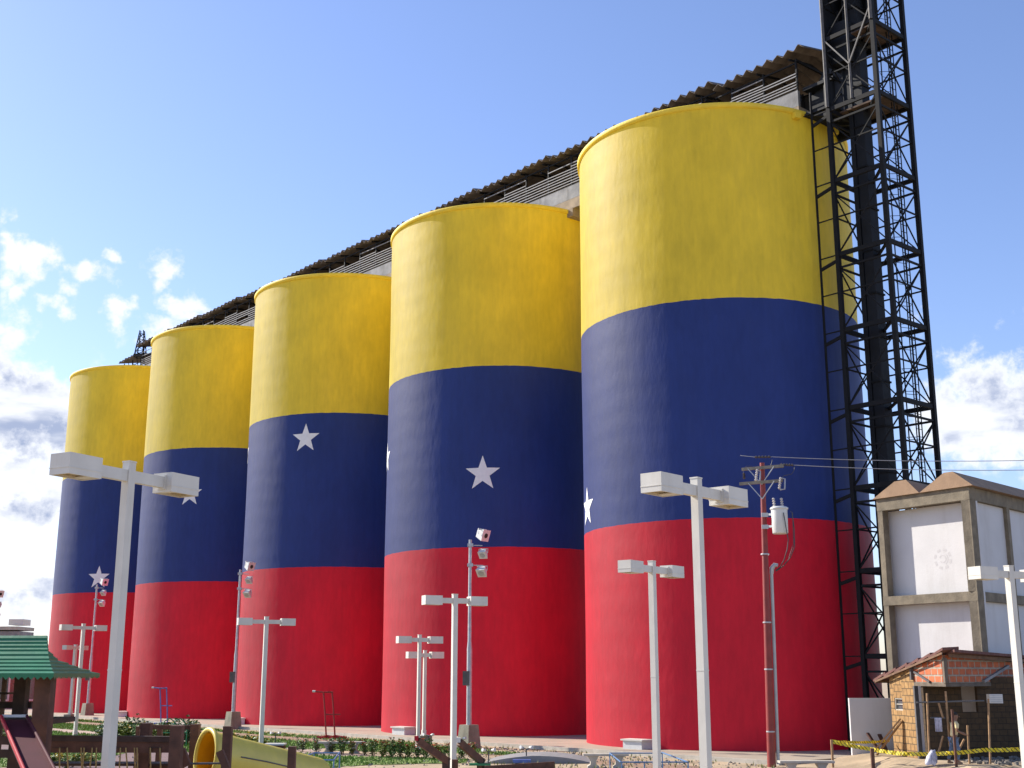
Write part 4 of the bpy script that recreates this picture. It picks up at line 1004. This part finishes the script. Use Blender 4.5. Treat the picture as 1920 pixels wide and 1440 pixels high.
def plant(key, var, loc, sc, label, group, cat='shrub'):
    pr = protos[key][var]
    o = pr[0] if not pr[1] else dup(pr[0]); pr[1] = True
    o.location = loc; o.rotation_euler = (0, 0, rp.uniform(0, 6.28)); o.scale = (sc, sc, sc*rp.uniform(.9, 1.12))
    tag(o, label, cat, group); return o
hx = [565, 592, 621, 642, 661, 684, 700, 716, 733, 750, 766, 783, 797, 812]
for k, x_ in enumerate(hx):
    yb = 1411+ (x_-565)*.055
    loc = G(x_, yb+rp.uniform(-1, 1), 0)
    plant('flowering_shrub', (3 if k < 3 else k % 3), loc, rp.uniform(.85, 1.1), ('%s orange-flowered shrub from the left in the hedge row along the lawn' % ORD[k-3]) if k >= 3 else ('%s plain green shrub from the left, before the hedge row' % ORD[k]), 'hedge row shrubs' if k >= 3 else 'plain shrubs left of the hedge row')
for k, x_ in enumerate([868, 884, 830, 845]):
    plant('flowering_shrub', k % 3, G(x_, 1424+rp.uniform(-2, 2), 0), .85, ['small shrub at the right tilted timber beam, right of the lamp post', 'rightmost small shrub by the right tilted timber beam', 'small shrub left of the lamp post between the tilted timber beams', 'small shrub hard against the lamp post between the tilted timber beams'][k], 'shrubs between the timber ramps')
for k in range(17):
    x_ = 188+k*10.5; plant('bush', k % 3, G(x_, 1396+rp.uniform(-4, 3), 0), rp.uniform(.8, 1.15), '%s bush from the left in the planted mass behind the timber fence' % ORD[k], 'bushes behind the timber fence')
for k in range(13):
    x_ = 362+k*11; plant('garden_plant', k % 2, G(x_, 1398+rp.uniform(-3, 4)+k*.5, 0), rp.uniform(.9, 1.3), '%s yellow-flowered plant from the left in the bed above the yellow slide' % ORD[k], 'yellow flowering bed plants', 'plant')
for k in range(7):
    x_ = 100+k*12; plant('garden_plant', k % 2, G(x_, 1436+rp.uniform(-3, 6), 0), rp.uniform(.7, 1.0), '%s low plant from the left under the timber beam by the largest lamp post' % ORD[k], 'plants under the timber beam', 'plant')
for k in range(8):
    x_ = -10+k*9; plant('garden_plant', k % 2, G(x_, 1400+rp.uniform(-12, 6), 0), rp.uniform(.9, 1.3), '%s low plant from the left seen below the green roofed hut' % ORD[k], 'plants below the play hut', 'plant')

# ------------------------------------------------------------ playground: roofed hut
hd = 19.0
t_h = thing('play_hut', 'timber play hut with a green concave roof at the left edge', 'play hut', Vector((D(60, 1262, 20.2).x, 20.2, 0)))
Cc = D(101, 1265, 18.8); ze = Cc.z; e1 = Vector((-1, .12, 0)).normalized(); e2 = (D(187, 1270, 23.5)-Cc); e2.z = 0; L2 = e2.length; e2.normalize(); L1 = 3.6
inw1 = e1; inw2 = e2
prof = [(0, 0), (.30, .11), (.55, .22), (.74, .36), (.86, .48), (.95, .60)]
def rc(i, j, k):    # roof corner at profile level k ; i,j in 0/1
    ins, h_ = prof[k]; a_ = ins*1.25 if True else 0
    u_ = ins*.37 if i == 0 else L1-ins*1.0; w_ = ins*1.0 if j == 0 else max(ins*1.0+.08, L2-ins/.62*(L2-.9))
    p = Cc+e1*u_+e2*w_; p.z = ze+h_; return p
b = MB(); cor = [(0, 0), (1, 0), (1, 1), (0, 1)]
for k in range(len(prof)-1):
    for q_ in range(4):
        i0, i1 = cor[q_], cor[(q_+1) % 4]; A_, B_, C_, D_ = rc(*i0, k), rc(*i1, k), rc(*i1, k+1), rc(*i0, k+1)
        nn = 30 if q_ in (0, 2) else 26; nr = 2
        for r0 in range(nr):
            for s_ in range(nn):
                def pt(f_, g_):
                    p = A_.lerp(B_, f_).lerp(D_.lerp(C_, f_), g_); return p
                f0, f1 = s_/nn, (s_+1)/nn; g0, g1 = r0/nr, (r0+1)/nr
                lift = Vector((0, 0, .022))
                # stepped courses: lower edge of each course stands proud
                b.add([pt(f0, g0)+lift, pt(f1, g0)+lift, pt(f1, g1), pt(f0, g1)], [(0, 1, 2, 3)])
                b.add([pt(f0, g0), pt(f1, g0), pt(f1, g0)+lift, pt(f0, g0)+lift], [(0, 1, 2, 3)])
b.add([rc(i, j, len(prof)-1) for i, j in cor], [(0, 1, 2, 3)])
for q_ in range(4):   # scalloped drip edge
    A_, B_ = rc(*cor[q_], 0), rc(*cor[(q_+1) % 4], 0); nn = 36
    for s_ in range(nn):
        a_, c_ = A_.lerp(B_, s_/nn), A_.lerp(B_, (s_+1)/nn); m_ = (a_+c_)/2
        b.add([a_, c_, c_-Zv*.03, m_-Zv*.075, a_-Zv*.03], [(0, 1, 2, 3, 4)])
b.build('green_roof', M['greenroof'], t_h)
def tpost(x0, x1, ytop, y, m='timber', parent=None, zb=0., name='post'):
    a_, c_ = D(x0, ytop, y), D(x1, ytop, y); w_ = c_.x-a_.x; z_ = a_.z
    return MB().box(Vector(((a_.x+c_.x)/2, y+w_/2, (z_+zb)/2)), (w_, w_, z_-zb)).build(name, M[m], parent)
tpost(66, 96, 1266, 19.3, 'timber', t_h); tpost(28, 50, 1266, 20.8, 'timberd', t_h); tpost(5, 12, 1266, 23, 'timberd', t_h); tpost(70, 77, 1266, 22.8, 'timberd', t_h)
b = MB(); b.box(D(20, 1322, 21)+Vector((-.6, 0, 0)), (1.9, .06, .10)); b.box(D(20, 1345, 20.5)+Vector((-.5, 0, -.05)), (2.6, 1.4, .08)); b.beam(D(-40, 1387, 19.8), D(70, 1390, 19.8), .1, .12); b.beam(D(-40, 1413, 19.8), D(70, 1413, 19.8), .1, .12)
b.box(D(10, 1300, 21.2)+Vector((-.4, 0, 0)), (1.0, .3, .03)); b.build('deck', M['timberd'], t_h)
# slide
t = thing('red_slide', 'dark red slide running down from the green roofed play hut', 'slide', D(40, 1350, 19)-Zv*D(40, 1350, 19).z)
A_, B_, C_, D_ = D(2, 1349, 19.0), D(50, 1349, 19.0), D(118, 1480, 16.6), D(58, 1480, 16.6)
b = MB(); b.prism([A_, B_, C_, D_], (0, 0, -.04)); b.build('chute', M['redslide'], t)
b = MB()
for p, q, m_ in ((A_, D_, 'redlip'), (B_, C_, 'redslide')):
    b = MB(); b.tube([p+Vector((0, 0, .05)), q+Vector((0, 0, .05))], .022, 8); b.prism([p+Vector((-.012, 0, 0)), q+Vector((-.012, 0, 0)), q+Vector((-.012, 0, .05)), p+Vector((-.012, 0, .05))], (.024, 0, 0))
    b.build('side_rail', M[m_], t)
b = MB(); b.beam(A_+Vector((0, .02, .05)), B_+Vector((0, .02, .05)), .05, .04); b.build('top_edge', M['whitem'], t)
b = MB()
for p in (C_, D_): b.beam(p-Zv*.02, Vector((p.x, p.y, 0)), .06)
b.build('support', M['redlip'], t)

# ------------------------------------------------------------ timber bridge and climbing posts
t = thing('timber_bridge', 'dark timber beam bridge with hanging yellow ropes behind the largest lamp post', 'play bridge', D(200, 1400, 20.5)-Zv*D(200, 1400, 20.5).z)
b = MB(); ya = 20.5
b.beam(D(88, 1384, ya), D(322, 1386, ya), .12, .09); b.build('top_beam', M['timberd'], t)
b = MB(); b.beam(D(92, 1399, ya), D(320, 1399, ya), .06, .20); b.build('plank_rail', M['timber'], t)
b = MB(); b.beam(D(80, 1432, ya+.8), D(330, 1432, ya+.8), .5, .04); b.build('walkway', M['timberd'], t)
rr = random.Random(12)
for x_ in (112, 126, 152, 158, 173, 181, 226, 236, 252, 257, 282, 300):
    dx = rr.uniform(-4, 4); MB().tube([D(x_, 1402, ya-.06), D(x_+dx*.4, 1418, ya-.08), D(x_+dx, 1434, ya-.02), D(x_+dx, 1470, ya)], .012, 6).build('rope', M['rope'], t)
b = MB()
for x_ in (110, 225, 290): b.box(D(x_, 1402, ya-.05), (.20, .02, .012))
b.build('rope_fixing', M['timberd'], t)
t = thing('climbing_frame', 'group of stout brown timber posts with rails left of the yellow tube slide', 'climbing frame', D(330, 1400, 20.4)-Zv*D(330, 1400, 20.4).z)
for x0, x1, yt, yy in ((264, 282, 1356, 21), (295, 304, 1360, 23.5), (319, 341, 1361, 19.8), (357, 373, 1358, 22.4), (418, 434, 1362, 20.8), (255, 262, 1362, 25)):
    tpost(x0, x1, yt, yy, 'timber', t)
for a_, c_, w_ in (((262, 1363, 22.5), (372, 1364, 22.5), .075), ((262, 1437, 21.2), (345, 1437, 21.2), .08), ((340, 1405, 20.2), (352, 1436, 20.2), .11), ((412, 1408, 20.2), (428, 1448, 20.2), .11)): MB().beam(D(*a_), D(*c_), w_).build('rail', M['timber'], t)
b = MB(); b.tube([D(352, 1432, 20.2), D(418, 1431, 20.2)], .018, 6); b.build('bar', M['oldsteel'], t)
# yellow tube slide
mc = D(388, 1417, 21.6); ax_ = (D(588, 1462, 24.4)-mc); dirt_ = ax_.normalized(); 
t = thing('tube_slide', 'yellow plastic tube slide with its round mouth between the timber posts', 'slide', Vector((mc.x, mc.y, 0)))
n = 40; rt = .41
# mouth faces left and towards the camera, tube runs away to the right and down
xq = dirt_.cross(Zv).normalized(); yq = xq.cross(dirt_)
def circ(c_, r_2, xx, yy): return [c_+xx*r_2*cos(2*pi*j/n)+yy*r_2*sin(2*pi*j/n) for j in range(n)]
ms = Vector((.80, .60, -.10)).normalized(); mx_ = ms.cross(Zv).normalized(); my_ = mx_.cross(ms)
rings_ = [circ(mc, rt, mx_, my_), circ(mc+dirt_*.5, rt, (mx_+xq).normalized(), (my_+yq).normalized()), circ(mc+dirt_*1.1, rt, xq, yq), circ(mc+ax_*.65, rt, xq, yq), circ(mc+ax_*1.0, rt, xq, yq)]
ri = [circ(mc, rt-.03, mx_, my_), circ(mc+dirt_*.5, rt-.03, (mx_+xq).normalized(), (my_+yq).normalized()), circ(mc+dirt_*1.1, rt-.03, xq, yq), circ(mc+ax_*.65, rt-.03, xq, yq), circ(mc+ax_*1.0, rt-.03, xq, yq)]
b = MB(); b.add(sum(rings_, []), [(i*n+j, i*n+(j+1) % n, (i+1)*n+(j+1) % n, (i+1)*n+j) for i in range(len(rings_)-1) for j in range(n)], smooth=True); b.build('tube', M['tubey'], t)
b = MB(); b.add(sum(ri, []), [(i*n+j, (i+1)*n+j, (i+1)*n+(j+1) % n, i*n+(j+1) % n) for i in range(len(ri)-1) for j in range(n)], smooth=True); b.build('tube_lining', M['tubein'], t)
b = MB(); pts = circ(mc-ms*.01, rt+.015, mx_, my_); b.tube(pts+[pts[0]], .042, 8, caps=False); b.build('mouth_rim', M['tubey'], t)
b = MB(); 
for j in (22, 23):
    pass
b.tube([r_3[21]+(r_3[21]-c3)*.02 for r_3, c3 in zip(rings_[1:], (mc+dirt_*.5, mc+dirt_*1.1, mc+ax_*.65, mc+ax_))], .012, 6)
b.tube([r_3[1]+(r_3[1]-c3)*.02 for r_3, c3 in zip(rings_[1:], (mc+dirt_*.5, mc+dirt_*1.1, mc+ax_*.65, mc+ax_))], .012, 6)
b.build('seam', M['oldsteel'], t)
b = MB(); ec = mc+ax_; b.beam(ec-Zv*.4, Vector((ec.x, ec.y, 0)), .1); b.beam(mc-Zv*.42+ms*.2, Vector((mc.x+.1, mc.y+.2, 0)), .1); b.build('support', M['timber'], t)
tp = thing('timber_post', 'single brown timber post at the lower end of the yellow tube slide', 'post', D(548, 1399, 21.4)-Zv*D(548, 1399, 21.4).z); tpost(540, 554, 1400, 21.4, 'timber', tp)
# second tube end right of the post
q0 = D(566, 1447, 24.6)
t = thing('slide_end', 'rounded yellow plastic slide outlet right of the single timber post', 'slide', Vector((q0.x, q0.y, 0)))
b = MB(); pts = [q0+Vector((-.6, -.2, .05)), q0+Vector((-.2, -.1, .02)), q0+Vector((.15, 0, -.08)), q0+Vector((.32, .05, -.25)), q0+Vector((.36, .05, -.6))]; b.tube(pts, [.2, .22, .22, .2, .17], 16); b.build('tube', M['tubey'], t)
b = MB(); b.box(Vector((q0.x+.3, q0.y+.05, (q0.z-.55)/2)), (.12, .12, q0.z-.6)); b.build('support', M['timber'], t)
# small brown white-topped seesaw box near
q0 = G(510, 1426, .0); t = thing('litter_box', 'small brown box with a white lid behind the yellow tube slide', 'box', q0); 
b = MB(); b.box(q0+Zv*.28, (.9, .5, .56)); b.build('body', M['timber'], t); MB().box(q0+Vector((.12, -.05, .60)), (.75, .55, .06)).build('lid', M['whitem'], t)
# green hoop climber
q0 = G(322, 1400, 0)
t = thing('hoop_climber', 'green bent-tube climber rising behind the stout timber posts', 'climbing frame', q0); b = MB()
for k, (dx, rx) in enumerate(((-.18, .38), (.28, .34))):
    b.tube([q0+Vector((dx-rx, 0, .0)), q0+Vector((dx-rx*.95, 0, .75)), q0+Vector((dx-rx*.6, .05, 1.12)), q0+Vector((dx, .1, 1.22)), q0+Vector((dx+rx*.6, .1, 1.08)), q0+Vector((dx+rx, .1, .7)), q0+Vector((dx+rx, .1, 0))], .028, 8)
b.tube([q0+Vector((-.5, 0, .6)), q0+Vector((.6, .1, .6))], .025, 8); b.build('hoops', M['greenm'], t)
# low blue tubular rails
def blue_rail(label, x0, x1, yt, y, dep, h2=None):
    a_, c_ = D(x0, yt+2, y), D(x1, yt, y); a_.z = c_.z = (a_.z+c_.z)/2; off = Vector((0, dep, 0))
    t_ = thing('tubular_rail', label, 'play rail', Vector((a_.x, a_.y, 0)), 'low blue tubular play rails'); b_ = MB()
    b_.tube([a_, c_], .022, 6); b_.tube([c_, c_+off+Vector((-.25, 0, .02))], .022, 6); b_.tube([a_+off, c_+off+Vector((-.25, 0, .0))], .022, 6); b_.tube([a_, a_+off], .022, 6); b_.build('top_bar', M['skyblue'], t_)
    for p in (a_+Vector((.03, 0, 0)), c_, a_.lerp(c_, .35), c_+off+Vector((-.25, 0, 0)), a_+off): MB().tube([p, Vector((p.x, p.y, 0))], .02, 6).build('leg', M['skyblue'], t_)
blue_rail('low blue tubular rail on the lawn right of the single timber post', 556, 626, 1424, 34, 3.0)
blue_rail('low blue tubular rail before the mid-sized and tall lamp posts', 1164, 1290, 1428, 36, 4.0)
# reddish timber ramps
for lab, (x0, y0, x1, y1), xx in (('left of two tilted red-brown timber beams before the second silo', (783, 1389, 840, 1428), 0), ('right of two tilted red-brown timber beams, touching the white lamp post', (862, 1392, 905, 1430), 1)):
    a_, c_ = D(x0, y0, 33), D(x1, y1, 33+.5)
    t = thing('tilted_beam', lab, 'play beam', Vector((c_.x, c_.y, 0)), 'tilted timber play beams')
    MB().beam(a_, c_, .14, .17).build('beam', M['timber'], t)
    MB().box(a_+Vector((-.03, 0, .06)), (.10, .15, .12)).build('end_cap', M['redlip'] if not xx else M['whitem'], t)
    MB().box(Vector((c_.x-.05, c_.y+.02, (c_.z+.12)/2)), (.2, .2, c_.z+.1)).build('post', M['timberd'], t)
    if not xx: MB().box(Vector((c_.x+.18, c_.y+.05, (c_.z+.05)/2)), (.16, .16, c_.z+.05)).build('post', M['timber'], t)
a_ = D(900, 1433, 33.3); t = thing('green_board', 'short green plastic board at the foot of the right tilted beam', 'board', Vector((a_.x, a_.y, 0))); MB().box(a_, (.55, .3, .05)).build('board', M['greenm'], t); MB().box(Vector((a_.x, a_.y, (a_.z-.03)/2)), (.1, .1, a_.z-.03)).build('support', M['timber'], t)
# grey curved ramp mound
q0 = G(1025, 1434, 0); t = thing('curved_ramp', 'low grey curved concrete ramp left of the concrete bench', 'ramp', q0)
b = MB(); prf = []
for k in range(15):
    f_ = k/14; xx = -2.3+4.1*f_; zz = .27*sin(pi*min(1, f_*1.02))**.8 if 0 < f_ < 1 else 0
    prf.append(q0+Vector((xx, .6, max(.01, zz.real if isinstance(zz, complex) else zz))))
b.prism(prf, (0.2, 2.6, 0)); b.build('ramp_body', M['ramp'], t)
b = MB(); b.box(q0+Vector((-.9, .2, .12)), (.65, .35, .10)); o = b.build('blue_mat', M['bluem']); tag(o, 'small bright blue object lying before the grey curved ramp', 'mat')
# brown edging boards at the bottom
a_, c_ = D(905, 1440, 38), D(1040, 1428, 43); t = thing('edging_board', 'long dark brown edging board at the bottom before the grey ramp', 'edging', Vector((a_.x, a_.y, 0)))
b = MB(); b.prism([Vector((a_.x, a_.y, 0)), Vector((c_.x, c_.y, 0)), Vector((c_.x, c_.y, c_.z)), Vector((a_.x, a_.y, a_.z+.05))], (0, .12, 0)); b.build('board', M['timber'], t)
# garden spot lights
def spot(label, px, base):
    P_ = G(*base, 0); zt_ = max(.5, D(px[0], px[1], P_.y).z); t_ = thing('garden_light', label, 'garden light', P_, 'twin garden spotlights on stakes')
    MB().tube([P_, P_+Zv*zt_], .025, 6).build('stake', M['cable'], t_)
    for s_ in (-1, 1):
        MB().tube([P_+Zv*zt_, P_+Vector((s_*.14, -.02, zt_+.05))], .015, 5).build('arm', M['cable'], t_); MB().tube([P_+Vector((s_*.11, .03, zt_+.04)), P_+Vector((s_*.22, -.08, zt_+.07))], [.04, .065], 8).build('spot_head', M['whitem'], t_)
spot('twin garden spotlight on a stake before the dark gap beside the nearest silo', (988, 1413), (987, 1431)); spot('twin garden spotlight at the bottom right of the white lamp post', (917, 1419), (916, 1437))
spot('twin garden spotlight just left of the floodlight mast base', (866, 1393), (863, 1410)); spot('twin garden spotlight beside the pair of thin lamp posts', (808, 1388), (803, 1402)); spot('twin garden spotlight among the flower bed right of the middle lamp post', (516, 1384), (516, 1398))

# ------------------------------------------------------------ far low building and roof unit
a_ = D(-260, 1300, 112); c_ = D(93, 1300, 118); 
t = thing('far_building', 'low reddish block building with dark windows far behind the play hut', 'building', Vector((a_.x, a_.y, 0)))
ft, zb = Vector((a_.x, a_.y, 0)), D(60, 1258, 116).z
w_ = (Vector((c_.x, c_.y, 0))-ft); Lb = w_.length; w_.normalize(); wn_ = Vector((w_.y, -w_.x, 0)); axb = (w_, wn_, Zv)
MB().prism([ft, ft+w_*Lb, ft+w_*Lb+Zv*zb, ft+Zv*zb], -wn_*8).build('wall', M['farbrick'], t)
MB().box(ft+w_*Lb/2-wn_*4+Zv*(zb+.16), (Lb+.6, 8.8, .3), axb).build('roof', M['conc'], t)
for k in range(6):
    cx = Lb-1.7-k*3.1; q = ft+w_*cx+wn_*.05+Zv*1.95
    b = MB()
    for s_ in (-1, 1): b.box(q+w_*s_*1.25, (.16, .12, 2.1), axb); b.box(q+Zv*s_*1.13, (2.66, .12, .16), axb)
    wf = b.build('window', M['lampwhite'], t); MB().box(q-wn_*.02, (2.3, .05, 2.08), axb).build('pane', M['glasswin'], wf)
a_ = D(-40, 1176, 128); t = thing('roof_block', 'grey block like a water tank housing rising beyond the green roof', 'tank', Vector((a_.x, a_.y, 0))); 
zt_ = a_.z; xr = D(36, 1180, 128).x
b = MB(); b.box(Vector(((a_.x+xr)/2, 130, zt_/2-.2)), (xr-a_.x, 4, zt_-.4)); b.build('block', M['concg'], t); MB().box(Vector(((a_.x+xr)/2-.3, 130, zt_-.2+.1)), (xr-a_.x+.5, 4.4, .35)).build('top_slab', M['concl'], t)
MB().box(Vector((D(22, 1174, 128).x, 130, zt_+.55)), (1.5, 2, .6)).build('roof_unit', M['lampwhite'], t)

# ------------------------------------------------------------ worker
wy = 42.35
base = D(1791, 1424, wy); base.z = ground_h+.02
t = thing('person', 'worker in a pale yellow shirt and blue jeans standing in the hut opening', 'person', base)
Hp = 1.62
def skin_obj(name, verts, edges, m, parent, root=0, sub=2):
    me = bpy.data.meshes.new(name); me.from_pydata([tuple(Vector(v[:3])) for v in verts], [], edges); me.materials.append(m)
    o = bpy.data.objects.new(name, me); C.objects.link(o); o.parent = parent
    sk = o.modifiers.new('skin', 'SKIN'); sk.use_smooth_shade = True
    for i, v in enumerate(verts):
        me.skin_vertices[0].data[i].radius = (v[3], v[4] if len(v) > 4 else v[3]); me.skin_vertices[0].data[i].use_root = (i == root)
    sb = o.modifiers.new('sub', 'SUBSURF'); sb.levels = sb.render_levels = sub
    return o
# pose: facing right (+X), leaning slightly forward, forearm out to the right, one foot ahead
bv = [(0, 0, .86, .13, .12), (.03, 0, 1.02, .12, .11), (.06, 0, 1.20, .15, .12), (.08, 0, 1.33, .14, .09), (.11, 0, 1.41, .05), (.13, 0, 1.47, .055), (.145, 0, 1.56, .085, .075), (.15, 0, 1.63, .07, .065),
      (.0, -.09, .80, .09), (.10, -.10, .46, .06), (.04, -.10, .10, .042), (.17, -.11, .04, .038),
      (.0, .09, .80, .09), (-.06, .10, .46, .06), (-.20, .10, .12, .042), (-.09, .11, .04, .038),
      (.07, -.19, 1.31, .055), (.06, -.24, 1.08, .042), (.26, -.24, .98, .034), (.34, -.235, .95, .028),
      (.07, .19, 1.31, .055), (.09, .24, 1.08, .042), (.30, .20, 1.02, .034), (.38, .18, 1.0, .028)]
be = [(0, 1), (1, 2), (2, 3), (3, 4), (4, 5), (5, 6), (6, 7), (0, 8), (8, 9), (9, 10), (10, 11), (0, 12), (12, 13), (13, 14), (14, 15), (3, 16), (16, 17), (17, 18), (18, 19), (3, 20), (20, 21), (21, 22), (22, 23)]
for hb, (hx_, hy__, hz__) in ((19, (.34, -.235, .95)), (23, (.38, .18, 1.0))):
    for q_ in range(4):
        i0 = len(bv); oy = (q_-1.5)*.019
        bv += [(hx_+.05, hy__+oy, hz__-.005, .009), (hx_+.085, hy__+oy, hz__-.02, .008), (hx_+.105-(.012 if q_ in (0, 3) else 0), hy__+oy, hz__-.045, .0065)]
        be += [(hb, i0), (i0, i0+1), (i0+1, i0+2)]
    i0 = len(bv); bv += [(hx_+.02, hy__+.032, hz__+.012, .01), (hx_+.055, hy__+.045, hz__+.0, .008)]; be += [(hb, i0), (i0, i0+1)]
body = skin_obj('body', bv, be, M['skin'], t, 0, 1)
sh = [(.0, 0, .84, .145, .135), (.03, 0, 1.02, .14, .125), (.06, 0, 1.20, .17, .135), (.08, 0, 1.335, .155, .10), (.10, 0, 1.40, .065),
      (.07, -.19, 1.315, .072), (.062, -.228, 1.14, .062), (.07, .19, 1.315, .072), (.085, .228, 1.14, .062)]
skin_obj('shirt', sh, [(0, 1), (1, 2), (2, 3), (3, 4), (3, 5), (5, 6), (3, 7), (7, 8)], M['shirt'], t, 0, 2)
tr = [(0, 0, .88, .14, .13), (.0, -.09, .79, .105), (.10, -.10, .46, .078), (.045, -.10, .12, .062), (.0, .09, .79, .105), (-.06, .10, .46, .078), (-.195, .10, .14, .062)]
skin_obj('trousers', tr, [(0, 1), (1, 2), (2, 3), (0, 4), (4, 5), (5, 6)], M['jeans'], t, 0, 2)
skin_obj('hair', [(.115, 0, 1.58, .083, .08), (.125, 0, 1.645, .085, .078), (.155, 0, 1.675, .06, .06)], [(0, 1), (1, 2)], M['hair'], t, 0, 2)
for q_ in ((.03, -.10, .05), (-.21, .10, .06)):
    skin_obj('shoe', [(q_[0]-.02, q_[1], q_[2], .05, .05), (q_[0]+.09, q_[1], q_[2]-.01, .05, .042), (q_[0]+.18, q_[1], q_[2]-.018, .038, .03)], [(0, 1), (1, 2)], M['shoe'], t, 0, 2)
MB().lathe(Vector((.225, -.032, 1.565)), [(.001, -.011), (.011, 0), (.001, .011)], 8).lathe(Vector((.225, .032, 1.565)), [(.001, -.011), (.011, 0), (.001, .011)], 8).build('eye', M['dark'], None)
ey = bpy.data.objects['eye']; ey.parent = t
MB().tube([(.225, 0, 1.565), (.25, 0, 1.53), (.235, 0, 1.522)], [.012, .016, .01], 8).build('nose', M['skin'], None); bpy.data.objects['nose'].parent = t
t.scale = (1, 1, .98)

# any prototype never placed is removed
for k, lst in protos.items():
    for r0, used in lst:
        if not used:
            for ch in children(r0): bpy.data.objects.remove(ch)
            bpy.data.objects.remove(r0)
